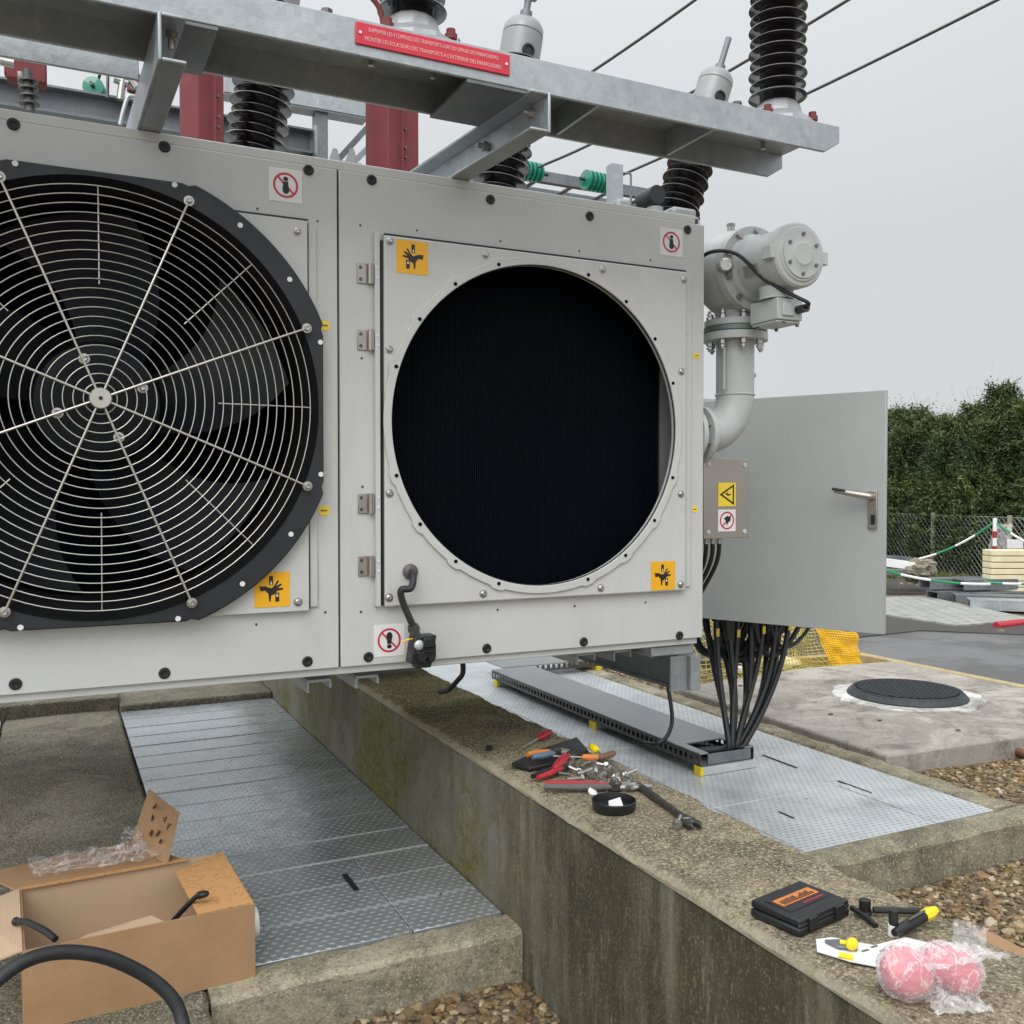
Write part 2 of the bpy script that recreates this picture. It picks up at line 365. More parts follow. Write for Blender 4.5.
t = simple('porcelain', (.014, .012, .014), .09, 0, .2, 5, coat=.6)
t = NT('green_glass'); t.base((.03, .33, .22)); t.rough(.08); t.b.inputs['Transmission Weight'].default_value = .35; t.b.inputs['Coat Weight'].default_value = .5; M['green_glass'] = t.m
t = NT('cardboard'); c = t.ramp(t.noise(7, 6, .7), [(.3, (.32, .19, .095)), (.7, (.39, .245, .135))]); c = t.mix(t.ramp(t.noise(180, 3, .8), [(.4, .25), (.55, 0.)]), c, (.30, .17, .08))
t.base(c); t.rough(.85); t.bump(t.noise(7, 5), .004); M['cardboard'] = t.m
t = NT('cardboard_inner'); w = t.n('ShaderNodeTexWave'); w.bands_direction = 'X'; w.inputs['Scale'].default_value = 70; w.inputs['Distortion'].default_value = .6; t.l(t.obj, w.inputs[0])
c = t.mix(t.math('MULTIPLY', w.outputs['Fac'], .16), (.50, .36, .24), (.43, .30, .19)); t.base(c); t.rough(.85); t.bump(w.outputs['Fac'], .0003); M['cardboard_inner'] = t.m
t = NT('cardboard_spotted'); sp = t.noise(75, 3, .8, src=t.mapv((1, 2.2, 1), rot=(0, 0, .5))); c = t.mix(t.ramp(sp, [(.57, 0.), (.62, 1.)]), (.56, .30, .12), (.30, .13, .04)); t.base(c); t.rough(.8); M['cardboard_spotted'] = t.m
def film(name, c=(.95, .95, .95), tr=.8, base_tr=.05, rough=.2, sc=24):
    t = NT(name); out = t.t.nodes['Material Output']; tp = t.n('ShaderNodeBsdfTransparent'); tp.inputs[0].default_value = (1, 1, 1, 1)
    mx = t.n('ShaderNodeMixShader'); t.base(c); t.rough(rough); t.b.inputs['Transmission Weight'].default_value = .0
    wr = t.ramp(t.noise(sc, 4, .6, dist=2.2), [(.46, 0.), (.495, 1.), (.505, 1.), (.54, 0.)]); fr = t.n('ShaderNodeLayerWeight'); fr.inputs[0].default_value = .25
    k = t.math('MINIMUM', t.math('ADD', t.math('ADD', t.math('MULTIPLY', wr, tr), base_tr), t.math('MULTIPLY', fr.outputs['Facing'], .25)), 1.0)
    t.l(k, mx.inputs[0]); t.l(tp.outputs[0], mx.inputs[1]); t.l(t.b.outputs[0], mx.inputs[2]); t.l(mx.outputs[0], out.inputs[0])
    t.bump(t.noise(30, 4, .6, dist=1.2), .003); M[name] = t.m
film('clear_film', (.9, .9, .9), .35, .04, .1, 14)
film('bag_film', (.95, .92, .93), .26, .20, .35, 16)
film('pouch_film', (.75, .76, .78), .2, .10, .12, 18)
t = NT('peach'); c = t.ramp(t.noise(14, 2, .5), [(.38, (.50, .04, .08)), (.55, (.66, .12, .16)), (.70, (.80, .40, .16))]); t.base(c); t.rough(.6); M['peach'] = t.m
simple('red_plastic', (.38, .02, .03), .35, 0, .06, 20)
simple('orange_plastic', (.60, .19, .04), .4, 0, .06, 20)
simple('yellow_plastic', (.85, .65, .01), .4, 0, .05, 20)
simple('blue_grey_plastic', (.10, .15, .20), .4, 0, .1, 20)
simple('brown_plastic', (.20, .09, .05), .35, 0, .15, 20)
simple('grey_plastic', (.10, .09, .09), .5, 0, .1, 20)
simple('white_plastic', (.78, .78, .77), .4, 0, .03, 20)
simple('tag_ochre', (.62, .45, .06), .5, 0, .2, 60)
simple('net_yellow', (.62, .52, .08), .6, 0, .08, 20)
simple('net_gold', (.80, .45, .0), .6, 0, .1, 60, .003)
simple('block_cream', (.72, .64, .42), .85, 0, .08, 8, .002)
simple('tape_green', (.02, .25, .10), .5, 0, .1, 10)
simple('fence_wire', (.36, .37, .34), .5, .4, .1, 10)
simple('fence_post', (.28, .27, .20), .7, 0, .15, 10)
simple('tank_grey', (.30, .31, .31), .5, 0, .06, 4)
simple('manhole_iron', (.045, .05, .055), .55, .4, .2, 20, .0015)

# ================================================================ GROUND
GZ = -1.215
ms = MB(); N = 150
def gh(x, y):
    h = GZ
    if x < 12: h += .012 * mnoise.noise(Vector((x * 2.5, y * 2.5, 0)))
    return h
xs = [-60, -30, -12, -6, -3, -1.5] + [-1 + .12 * k for k in range(0, 90)] + [10.5, 13, 18, 30, 60, 120]
ys = [-40, -20, -8, -3, -1] + [-.5 + .12 * k for k in range(0, 60)] + [7.5, 9, 12, 16, 22, 30, 60, 120]
for y in ys:
    for x in xs: ms.v.append((x, y, gh(x, y)))
nx = len(xs)
for j in range(len(ys) - 1):
    for i in range(nx - 1): ms.f.append((j * nx + i, j * nx + i + 1, (j + 1) * nx + i + 1, (j + 1) * nx + i)); ms.sm.append(True)
kind(ms.build('ground', M['gravel_ground'], org=(0, 0, 0)), 'structure')

def sheet(name, poly, z, m, th=.006):
    o = MB().prism(poly, (0, 0, z - th), (1, 0, 0), (0, 1, 0), (0, 0, 1), th).build(name, M[m], org=(0, 0, 0)); return kind(o, 'structure')
sheet('road', [(5.16, 1.0), (5.13, 4.9), (5.6, 5.6), (6.9, 5.75), (9.2, 4.6), (30, -5), (30, -20), (5.2, -20)], GZ + .03, 'asphalt', .05)
sheet('yard_asphalt', [(4.6, 5.0), (5.10, 4.93), (5.6, 5.62), (6.6, 5.68), (7.2, 5.1), (8.4, 5.6), (7.0, 6.75), (5.5, 8.6), (4.0, 9.5), (3.0, 8), (3.4, 5.6)], GZ + .04, 'asphalt_dark', .06)
sheet('far_yard', [(5.4, 9.2), (8.75, 8.1), (9.8, 7.5), (12.9, 9.0), (12.0, 10.2), (9.4, 11.6), (7, 12)], GZ + .022, 'asphalt_dark', .05)
e = MB(); e.beam((5.09, 1.0, GZ + .03), (5.09, 4.9, GZ + .03), .07, .10); e.beam((5.05, 4.93, GZ + .03), (4.3, 5.02, GZ + .03), .06, .09)
kind(e.build('kerb', M['timber_edge'], org=(0, 0, 0), bevel=.008), 'structure')

# stones scattered as one mass each
def stones(name, label, regs, sizes, seed):
    rnd = random.Random(seed); vs = []; fs = []
    t_ = (1 + 5 ** .5) / 2
    iv = [Vector(p).normalized() for p in [(-1, t_, 0), (1, t_, 0), (-1, -t_, 0), (1, -t_, 0), (0, -1, t_), (0, 1, t_), (0, -1, -t_), (0, 1, -t_), (t_, 0, -1), (t_, 0, 1), (-t_, 0, -1), (-t_, 0, 1)]]
    fi = [(0, 11, 5), (0, 5, 1), (0, 1, 7), (0, 7, 10), (0, 10, 11), (1, 5, 9), (5, 11, 4), (11, 10, 2), (10, 7, 6), (7, 1, 8), (3, 9, 4), (3, 4, 2), (3, 2, 6), (3, 6, 8), (3, 8, 9), (4, 9, 5), (2, 4, 11), (6, 2, 10), (8, 6, 7), (9, 8, 1)]
    for (x0, x1, y0, y1, cnt, test) in regs:
        for _ in range(cnt):
            x, y = rnd.uniform(x0, x1), rnd.uniform(y0, y1)
            if test and not test(x, y): continue
            r = rnd.uniform(*sizes) * (1 if rnd.random() < .94 else 1.7)
            q = Matrix.Rotation(rnd.uniform(0, 6.28), 3, 'Z') @ Matrix.Rotation(rnd.uniform(-.5, .5), 3, 'X')
            sc = Vector((rnd.uniform(.8, 1.4), rnd.uniform(.6, 1), rnd.uniform(.35, .7)))
            n = len(vs); c = Vector((x, y, gh(x, y) + r * .25 * rnd.uniform(.4, 1.6)))
            for p in iv:
                pp = p * rnd.uniform(.78, 1.12); pp = Vector((pp.x * sc.x, pp.y * sc.y, pp.z * sc.z)) * r; vs.append(c + q @ pp)
            fs += [tuple(a + n for a in f) for f in fi]
    m = MB(); m.v = [tuple(v) for v in vs]; m.f = fs; m.open = True
    o = m.build(name, M['stone'], org=(0, 0, 0), flat=True); o['kind'] = 'stuff'; o['label'] = label; o['category'] = 'gravel'; return o
stones('gravel', 'brown gravel lying beside the wall and the concrete slabs', [
    (1.42, 3.15, .95, 2.04, 12000, None), (3.02, 5.02, .6, 2.86, 17000, None), (3.02, 3.2, 2.8, 5, 700, None),
    (3.1, 5.0, 4.58, 6.4, 5200, lambda x, y: y < 5.3 or x < 4.6)], (.006, .0135), 3)
stones('gravel', 'loose gravel in the corner under the low concrete kerb beam', [(.2, 1.04, 1.1, 2.08, 4200, None)], (.006, .015), 5)
stones('gravel', 'gravel and rubble along the yard in front of the fence', [(6.4, 9.4, 5.3, 7.2, 1300, lambda x, y: 5.3 < (y + (x - 7) * .1) < 6.0), (8.9, 13, 8.2, 11, 2500, None)], (.015, .035), 6)

# grass tufts: strip under the fence and odd weeds
def grass(name, label, regs, seed):
    rnd = random.Random(seed); m = MB(); m.open = True
    for (x0, x1, y0, y1, cnt, h) in regs:
        for _ in range(cnt):
            x, y = rnd.uniform(x0, x1), rnd.uniform(y0, y1); a = rnd.uniform(0, 6.28); hh = h * rnd.uniform(.4, 1); w = hh * .07
            d = Vector((math.cos(a), math.sin(a), 0)); s_ = Vector((-d.y, d.x, 0)) * w; b = Vector((x, y, gh(x, y) - .002))
            m.add([b - s_, b + s_, b + d * hh * .25 + Vector((0, 0, hh * .7)) + s_ * .6, b + d * hh * rnd.uniform(.3, .9) + Vector((0, 0, hh))], [(0, 1, 2), (0, 2, 3)])
    o = m.build(name, M['grass'], org=(0, 0, 0), flat=True); o['kind'] = 'stuff'; o['label'] = label; o['category'] = 'grass'
grass('grass', 'olive grass strip at the foot of the chain link fence', [(10.6, 14.5, 8.6, 11.8, 9000, .14), (8.6, 11.0, 9.3, 11.6, 5000, .12)], 1)
grass('weeds', 'small green weeds in the gravel by the concrete slab', [(3.03, 3.16, 2.7, 3.1, 60, .05), (4.2, 4.7, 2.35, 2.6, 160, .05), (8.5, 9.3, 5.2, 5.7, 500, .05), (4.9, 5.05, 2.4, 3.2, 90, .04)], 2)

# ================================================================ CONCRETE AND TREAD PLATE FLOORS
WX0, WX1, WZ = 1.047, 1.368, -.73
def rough_edge_box(x0, x1, y0, y1, z0, z1, step=.018, amp=.007, seed=0):
    m = MB(); ny = max(2, int((y1 - y0) / step)); sec = [(x0, z0), (x0, z1 - .012), (x0 + .012, z1), ((x0 + x1) / 2, z1 + .002), (x1 - .012, z1), (x1, z1 - .012), (x1, z0)]
    vs = []
    for j in range(ny + 1):
        y = y0 + (y1 - y0) * j / ny
        for i, (x, z) in enumerate(sec):
            a = amp if i in (1, 2, 4, 5) else amp * .3
            vs.append((x + a * (mnoise.noise(Vector((x * 3 + seed, y * 9, z))) + .6 * mnoise.noise(Vector((x * 3 + seed, y * 31, z)))), y, z + a * (mnoise.noise(Vector((x * 3, y * 11, z + 5 + seed))) + .6 * mnoise.noise(Vector((x * 3, y * 37, z + seed)))) * (0 if i in (0, 6) else 1)))
    n = len(sec); fs = [tuple(range(n)), tuple(range(ny * n, ny * n + n))[::-1]]
    for j in range(ny):
        for i in range(n): k = (i + 1) % n; fs.append((j * n + i, (j + 1) * n + i, (j + 1) * n + k, j * n + k))
    return m.add(vs, fs)
# the transformer plinth wall: body with its own capping surface
wall = thing('plinth_wall', 'long mossy concrete wall with tools laid out on top', 'wall', (1.2, 2.5, -1.35))
rough_edge_box(WX0, WX1, -.6, 6.2, -1.40, WZ - .012, seed=3).build('wall_body', M['wall_side'], wall, org=(1.2, 2.5, -1.35))
m = rough_edge_box(WX0 - .004, WX1 + .003, -.6, 6.2, WZ - .018, WZ, seed=3)
m.build('wall_top', M['wall_top'], wall, org=(0, 0, 0)).location = (-1.2, -2.5, 1.35)

b = MB(); b.v = rough_edge_box(2.09, 2.20, .30, 1.045, -1.42, -1.092, seed=9).v; b.f = rough_edge_box(2.09, 2.20, .30, 1.045, -1.42, -1.092, seed=9).f
b.v = [(p[1], p[0], p[2]) for p in b.v]; b.sm = [False] * len(b.f)
tag(b.build('kerb_beam', M['beam_concrete']), 'low pale concrete kerb beam closing the left tread plates at the wall', 'kerb')
b2 = MB(); q = rough_edge_box(2.06, 2.175, 1.395, 3.02, -1.42, -1.090, seed=19); b2.v = [(p[1], p[0], p[2]) for p in q.v]; b2.f = q.f; b2.sm = [False] * len(q.f)
q = rough_edge_box(2.905, 3.02, 2.176, 6.0, -1.42, -1.090, seed=29); b2.add(q.v, q.f)
tag(b2.build('kerb_beam', M['beam_concrete']), 'low concrete kerb around the pale tread plates on the far side of the wall', 'kerb')
tag(rough_edge_box(-.215, .297, 1.0, 6.0, -1.42, -1.094, seed=39).build('concrete_strip', M['strip_concrete']), 'damp dark concrete strip running under the fan cabinet left of the tread plates', 'concrete strip')
kind(MB().box(.30, 1.045, 5.05, 6.4, -1.42, -1.06).build('back_kerb', M['strip_concrete'], org=(0, 0, 0), bevel=.01), 'structure')
kind(MB().box(-3, .30, 5.12, 6.4, -1.42, -1.03).build('back_kerb', M['strip_concrete'], org=(0, 0, 0), bevel=.01), 'structure')
def planks(name, label, x0, x1, y0, y1, pitch, m, z=-1.095, cut=None):
    r = thing(name, label, 'floor plate', ((x0 + x1) / 2, (y0 + y1) / 2, z - .03)); y = y0; i = 0
    while y < y1 - .01:
        w = min(pitch, y1 - y); dz = random.uniform(-.0015, .0015)
        xx = [x0, x1] if not (cut and i < cut[1]) else [x0, cut[0], x1]
        for a, c_ in zip(xx[:-1], xx[1:]):
            MB().box(a + .0015, c_ - .0015, y + .001, y + w - .001, z - .02, z + dz).build('tread_panel', M[m], r, org=ORG[r.name], bevel=.002)
        k = MB().box(x0 + .004, x1 - .004, y + w - .003, y + w - .0012, z - .01, z + .0022).build('panel_lip', M['galvanised_edge'], r)
        y += w; i += 1
    return r
random.seed(2)
pl = planks('tread_plates', 'grey tread plate floor between the concrete strip and the mossy wall', .30, 1.045, 2.205, 5.04, .178, 'tread_plate', cut=(.80, 3))
h = MB().box(.735, .75, 2.50, 2.62, -1.0955, -1.091).build('lifting_slot', M['rubber'], pl)
planks('tread_plates', 'tread plate floor at the far left beyond the concrete strip', -1.2, -.22, 1.2, 5.1, .3, 'tread_plate_pale')
r = thing('tread_plates', 'pale galvanised tread plate floor carrying the black cables and tray', 'floor plate', (2.1, 3.6, -1.12))
for (a, c_, d, e_) in [(1.40, 2.05, 2.18, 4.0), (1.40, 2.05, 4.0, 5.9), (2.05, 2.902, 2.62, 3.4), (2.05, 2.62, 2.18, 2.62), (2.62, 2.902, 2.18, 2.62), (2.05, 2.902, 3.4, 4.3), (2.05, 2.902, 4.3, 5.9)]:
    MB().box(a + .0015, c_ - .0015, d + .0015, e_ - .0015, -1.115, -1.095 + random.uniform(-.001, .001)).build('tread_panel', M['tread_plate_pale'], r, bevel=.0015)
for (x, y, l) in [(2.22, 2.42, .07), (2.66, 2.50, .16), (2.64, 2.86, .2)]:
    MB().box(x, x + .008, y, y + l, -1.0955, -1.0925).build('lifting_slot', M['rubber'], r)

# manhole slab
s = thing('manhole_slab', 'flat concrete slab with a round ribbed iron manhole cover', 'slab', (3.95, 3.7, -1.23))
MB().prism([(3.18, 2.90), (4.02, 2.86), (4.95, 2.82), (4.98, 4.5), (4.3, 4.58), (3.2, 4.44)], (0, 0, -1.26), (1, 0, 0), (0, 1, 0), (0, 0, 1), .14).build('slab', M['slab_concrete'], s, bevel=.012)
mc = Vector((4.19, 3.69, -1.12))
m = MB(); pts = [(math.cos(2 * pi * k / 40) * (.40 + .02 * math.sin(k * 1.7) + .015 * math.sin(k * 3.1)), math.sin(2 * pi * k / 40) * (.38 + .025 * math.sin(k * 1.1))) for k in range(40)]
m.prism(pts, mc + Vector((0, 0, -.02)), (1, 0, 0), (0, 1, 0), (0, 0, 1), .026).build('mortar_ring', M['white_mortar'], s, bevel=.004)
cv = MB().lathe(mc, (0, 0, 1), [(0, .31), (.012, .31), (.03, .295), (.036, .285), (.036, .27)], 48).build('manhole_cover', M['manhole_iron'], s)
rb = MB()
for k in range(-9, 10):
    y = k * .027; L = math.sqrt(max(0, .26 ** 2 - y * y))
    rb.box(mc.x + y - .006, mc.x + y + .006, mc.y - L, mc.y + L, mc.z + .034, mc.z + .046)
rb.ring(mc + Vector((0, 0, .036)), (0, 0, 1), .277, .008)
rb.build('cover_ribs', M['manhole_iron'], cv, org=ORG[s.name])
for k, (x, y) in enumerate([(3.55, 4.3), (3.5, 3.55), (3.62, 3.35), (3.8, 3.05)]):
    tag(MB().ball((x, y, -1.117), .012, 6, 4, (1.3, .8, .4), .4, k).build('pebble', M['soil']), ['dark crumb of soil on the slab nearest the yellow net', 'dark crumb of soil in the middle of the concrete slab', 'small dark crumb on the slab behind the black cables', 'dark crumb of soil near the front edge of the slab'][k], 'pebble', 'crumbs on the slab')

# ================================================================ COOLER CABINET
FY = 2.2; CB, CT = -.42, .782; X0, XS, X1 = -.448, .615, 1.678
CAB = thing('cooler_cabinet', 'large light grey steel cooler cabinet with a mesh guarded fan and an empty fan opening', 'cooler', (.6, 2.7, -.45))
MB().box(X0, X0 + .006, FY + .02, FY + .85, CB, CT).box(X1 - .006, X1, FY + .02, FY + .85, CB, CT).box(X0, X1, FY + .02, FY + .85, CT - .006, CT).box(X0, X1, FY + .02, FY + .85, CB, CB + .006).box(X0, X1, FY + .84, FY + .85, CB, CT).build('casing', M['cabinet_paint'], CAB)
for (a, c_, cx, cz) in [(X0, XS - .0025, .10, .194), (XS + .0025, X1, 1.157, .168)]:
    MB().hole_plate(a, c_, CB, .755, cx, cz, .455 if cx < .5 else .428, FY, FY + .02).build('front_panel', M['cabinet_paint'], CAB, bevel=.0018)
MB().box(X0, X1 - .028, FY + .004, FY + .022, .7555, .779).build('top_rail', M['cabinet_paint'], CAB, bevel=.003)
MB().box(X0, X1 - .012, FY + .010, FY + .05, CB - .018, CB - .001).build('bottom_rail', M['cabinet_paint'], CAB, bevel=.002)
MB().box(XS - .0024, XS + .0024, FY + .012, FY + .019, CB, .756).build('seam_gasket', M['rubber'], CAB)
# raised fan plates
MB().hole_plate(-.368, .538, -.278, .622, .094, .190, .430, FY - .016, FY - .0005).build('fan_plate', M['cabinet_paint'], CAB, bevel=.003)
MB().box(.542, .562, FY - .006, FY - .0005, -.272, .618).build('plate_fold', M['cabinet_paint'], CAB, bevel=.0025)
MB().box(.300, .540, FY - .012, FY - .0006, .6225, .6275).box(.5385, .5415, FY - .010, FY - .0006, -.276, .620).build('plate_gap_shadow', M['rubber'], CAB)  # thin dark strips stand in for the shadow line at the plate's edges
MB().box(.726, 1.606, FY - .012, FY - .0006, .6125, .6175).box(.7165, .7215, FY - .010, FY - .0006, -.276, .600).build('plate_gap_shadow', M['rubber'], CAB)  # same added dark strips for the shaded gap along the fan door
door = MB().hole_plate(.722, 1.606, -.280, .612, 1.152, .168, .413, FY - .018, FY - .0005, 128).build('fan_door', M['cabinet_paint'], CAB, bevel=.004)
MB().box(.700, .7125, FY - .016, FY - .0005, -.278, .617).build('hinge_strip', M['cabinet_paint'], CAB, bevel=.002)
MB().box(1.612, 1.632, FY - .006, FY - .0005, -.272, .60).build('plate_fold', M['cabinet_paint'], CAB, bevel=.0025)
# flange ring around the empty opening, with scalloped outline
m = MB(); C2 = (1.152, .168); out = []; inn = []; Nn = 240
for k in range(Nn):
    a = 2 * pi * k / Nn; dd = min(abs(((math.degrees(a) / 18) % 1) - 0), 1 - ((math.degrees(a) / 18) % 1))
    ro = .434 + (.006 if dd < .12 and round(math.degrees(a) / 18) % 5 else 0); out.append((C2[0] + ro * math.cos(a), C2[1] + ro * math.sin(a))); inn.append((C2[0] + .414 * math.cos(a), C2[1] + .414 * math.sin(a)))
vs = [(p[0], FY - .024, p[1]) for p in out + inn] + [(p[0], FY - .018, p[1]) for p in out + inn]; fs = []
for k in range(Nn):
    j = (k + 1) % Nn; fs += [(k, j, Nn + j, Nn + k), (2 * Nn + k, 3 * Nn + k, 3 * Nn + j, 2 * Nn + j), (k, 2 * Nn + k, 2 * Nn + j, j), (Nn + k, Nn + j, 3 * Nn + j, 3 * Nn + k)]
m.add(vs, fs); fl = m.build('opening_flange', M['cabinet_paint'], CAB, bevel=.0015)
for k in range(20):
    if k % 5: a = k * pi / 10; p = (C2[0] + .4235 * math.cos(a), FY - .0255, C2[1] + .4235 * math.sin(a)); MB().cyl(p, (p[0], FY - .02, p[2]), .0048, n=10).build('bolt_hole', M['core_black'], CAB)
MB().ring((C2[0], FY - .017, C2[1]), (0, 1, 0), .4145, .003, 96).build('rubber_gasket', M['rubber'], CAB)
# inside of the opening: black fin core, pale inner side wall
core = MB().box(XS + .02, 1.592, FY + .11, FY + .30, CB + .03, CT - .03)
core.build('radiator_core', M['core_black'], CAB)
fins = MB()
for k in range(150): fins.box(.70 + .006 * k, .7010 + .006 * k, FY + .104, FY + .11, -.3, .65)
fins.build('core_fins', M['fin_dark'], CAB)
MB().box(1.604, 1.640, FY + .105, FY + .13, CB + .03, CT - .03).build('inner_frame', M['inner_grey'], CAB)
MB().box(XS - .01, XS + .01, FY + .0205, FY + .33, CB + .01, CT - .01).box(X0 + .008, XS - .012, FY + .31, FY + .318, CB + .02, CT - .02).build('inner_partition', M['core_black'], CAB)
# fan
C1 = Vector((.094, 0, .190))
out = []; inn = []; Nn = 240
for k in range(Nn):
    a = 2 * pi * k / Nn; c_, s_ = math.cos(a), math.sin(a); r_ = min(.512, .474 / max(abs(c_), abs(s_)))
    dd = abs(((math.degrees(a) + 45) % 90) - 45)
    if 20.5 < dd < 22.5: r_ -= .005
    out.append((C1.x + r_ * c_, C1.z + r_ * s_)); inn.append((C1.x + .456 * c_, C1.z + .456 * s_))
vs = [(p[0], FY - .040, p[1]) for p in out + inn] + [(p[0], FY - .017, p[1]) for p in out + inn]; fs = []
for k in range(Nn):
    j = (k + 1) % Nn; fs += [(k, j, Nn + j, Nn + k), (2 * Nn + k, 3 * Nn + k, 3 * Nn + j, 2 * Nn + j), (k, 2 * Nn + k, 2 * Nn + j, j), (Nn + k, Nn + j, 3 * Nn + j, 3 * Nn + k)]
m = MB(); m.add(vs, fs)
FAN = m.build('fan', M['shroud_black'], CAB, bevel=.003); OC = ORG[CAB.name]
m = MB(); m.lathe((C1.x, FY - .042, C1.z), (0, 1, 0), [(0, .462), (.006, .448), (.014, .437), (.022, .429), (.03, .4265), (.09, .426), (.34, .426), (.34, .4285), (.09, .4285), (.026, .4295)], 96, cap=False); m.build('bell_mouth', M['bell_black'], FAN, org=OC)
m = MB(); m.lathe((C1.x, FY + .02, C1.z), (0, 1, 0), [(0, .10), (.004, .125), (.02, .133), (.14, .14)], 48); m.build('hub', M['blade_grey'], FAN, org=OC)
bl = MB(); B_N = 5
blade_src = None
for q_ in range(B_N):
    m = MB(); a0 = R(75 + 72 * q_); nr, nc = 10, 8; vs = []
    for side in (0, 1):
        for i in range(nr + 1):
            r_ = .12 + (.414 - .12) * i / nr; sweep = R(26) * ((i / nr) ** 1.4); wid = .085 + .07 * (i / nr)
            pit = R(38 - 20 * i / nr)
            for j in range(nc + 1):
                s_ = (j / nc - .5) * 2 * wid; ang = a0 + sweep + s_ * math.cos(pit) / r_ ; yy = FY + .075 + s_ * math.sin(pit) + .018 * (1 - (j / nc * 2 - 1) ** 2) + side * .005
                vs.append((C1.x + r_ * math.cos(ang), yy, C1.z + r_ * math.sin(ang)))
    T = (nr + 1) * (nc + 1); fs = []
    for i in range(nr):
        for j in range(nc):
            A = i * (nc + 1) + j; fs += [(A, A + 1, A + nc + 2, A + nc + 1), (T + A, T + A + nc + 1, T + A + nc + 2, T + A + 1)]
    for i in range(nr):
        A = i * (nc + 1); fs += [(A, A + nc + 1, T + A + nc + 1, T + A)]; A += nc; fs += [(A, T + A, T + A + nc + 1, A + nc + 1)]
    for j in range(nc):
        A = nr * (nc + 1) + j; fs += [(A, A + 1, T + A + 1, T + A)]
    m.add(vs, fs); m.build('blade', M['blade_grey'], FAN, org=OC, angle=60)
g = MB(); GY = FY - .082
def dome(r_): return FY - .05 - .022 * max(0, 1 - (r_ / .466) ** 4)
for k in range(22):
    r_ = .032 + .0194 * k; g.ring((C1.x, dome(r_), C1.z), (0, 1, 0), r_, .0011, 96 if k > 6 else 48, 6)
for k in range(8):
    a = R(22.5 + 45 * k); g.tube([(C1.x + r_ * math.cos(a), dome(r_) - .0035, C1.z + r_ * math.sin(a)) for r_ in (.02, .12, .22, .32, .40, .44, .466)], .0024, 8)
    a = R(45 * k); g.tube([(C1.x + r_ * math.cos(a), dome(r_) + .003, C1.z + r_ * math.sin(a)) for r_ in (.235, .3, .36, .4, .4395)], .0014, 6)
g.build('guard', M['guard_wire'], FAN, org=OC)
MB().lathe((C1.x, dome(0) - .012, C1.z), (0, 1, 0), [(0, .020), (.003, .022), (.008, .022)], 32).build('guard_badge', M['guard_wire'], FAN, org=OC)
MB().cyl((C1.x, dome(0) - .0135, C1.z), (C1.x, dome(0) - .010, C1.z), .004).build('badge_hole', M['mark_black'], FAN, org=OC)
def washer_screw(p, r_=.011, name='screw', mat='bolt_steel', par=FAN):
    p = Vector(p); m = MB().lathe(p, (0, -1, 0), [(0, r_), (.0025, r_), (.003, r_ * .6), (.006, r_ * .58), (.008, r_ * .4), (.0075, r_ * .25)], 20); return m.build(name, M[mat], par, org=OC)
first = None
for k in range(8):
    a = R(22.5 + 45 * k); washer_screw((C1.x + .468 * math.cos(a), FY - .052, C1.z + .468 * math.sin(a)))
for k in range(4):
    a = R(18 + 92 * k); washer_screw((C1.x + .086 * math.cos(a), FY - .062, C1.z + .086 * math.sin(a)), .011)
for k in range(20):
    if k % 5: a = k * pi / 10; p = (C1.x + .4905 * math.cos(a), FY - .041, C1.z + .4905 * math.sin(a)); MB().cyl(p, (p[0], p[1] - .0012, p[2]), .0058, n=16).build('fixing_hole', M['sticker_white'], FAN, org=OC)
# screws on the plates
def stud(x, z, y=FY - .018, r_=.0085):
    m = MB().lathe((x, y, z), (0, -1, 0), [(0, r_ * 1.25), (.0015, r_ * 1.25), (.0018, r_), (.004, r_ * .85), (.006, r_ * .45), (.0055, .001)], 16); return m.build('screw', M['bolt_steel'], CAB)
for (x, z) in [(.736, .598), (.987, .593), (1.330, .590), (1.594, .589), (.734, .340), (.733, -.005), (.731, -.257), (.980, -.259), (1.326, -.260), (1.587, .334), (1.587, -.008), (1.588, -.262)]: stud(x, z)
for (x, z) in [(.514, .595), (.512, -.256), (-.33, -.256), (-.33, .6)]: stud(x, z, FY - .016)
for (x, z) in [(.669, .632), (.812, .637), (1.037, .637), (1.269, .637), (1.495, .637), (.667, -.290), (1.029, -.305), (1.256, -.307), (1.482, -.309), (.428, .640), (.566, .629), (.672, .010), (.671, .317), (.58, -.286), (.42, -.305)]:
    MB().lathe((x, FY, z), (0, -1, 0), [(0, .0032), (.0012, .0028)], 8).build('rivet', M['dark_steel'], CAB)
for (x, z) in [(-.36, .748), (-.061, .748), (.230, .748), (.545, .744), (.697, .743), (1.009, .738), (1.300, .733), (1.619, .735), (-.36, -.398), (-.069, -.398), (.221, -.400), (.537, -.399), (.685, -.400), (.998, -.402), (1.284, -.405), (1.597, -.409)]:
    MB().lathe((x, FY, z), (0, -1, 0), [(0, .0125), (.002, .0125), (.0035, .0105), (.0035, .006), (.0015, .004)], 20).build('plug', M['rubber'], CAB)
for z in (.518, .360, -.030, -.180):
    m = MB().box(.660, .684, FY - .004, FY - .0005, z - .024, z + .024).box(.686, .698, FY - .012, FY - .001, z - .024, z + .024)
    m.cyl((.689, FY - .010, z - .0245), (.689, FY - .010, z + .0245), .0055, n=12)
    hg = m.build('hinge', M['hinge_steel'], CAB, bevel=.001)
    m = MB()
    for dz in (-.014, .014): m.lathe((.668, FY - .004, z + dz), (0, -1, 0), [(0, .0045), (.0018, .004), (.0018, .0015)], 12)
    m.build('hinge_screws', M['dark_steel'], hg, org=OC)
for z in (.52, .36, -.028, -.18):
    for dz in (-.012, .012): MB().lathe((.7062, FY - .016, z + dz), (0, -1, 0), [(0, .0032), (.002, .0028)], 8).build('rivet', M['sticker_white'], CAB)
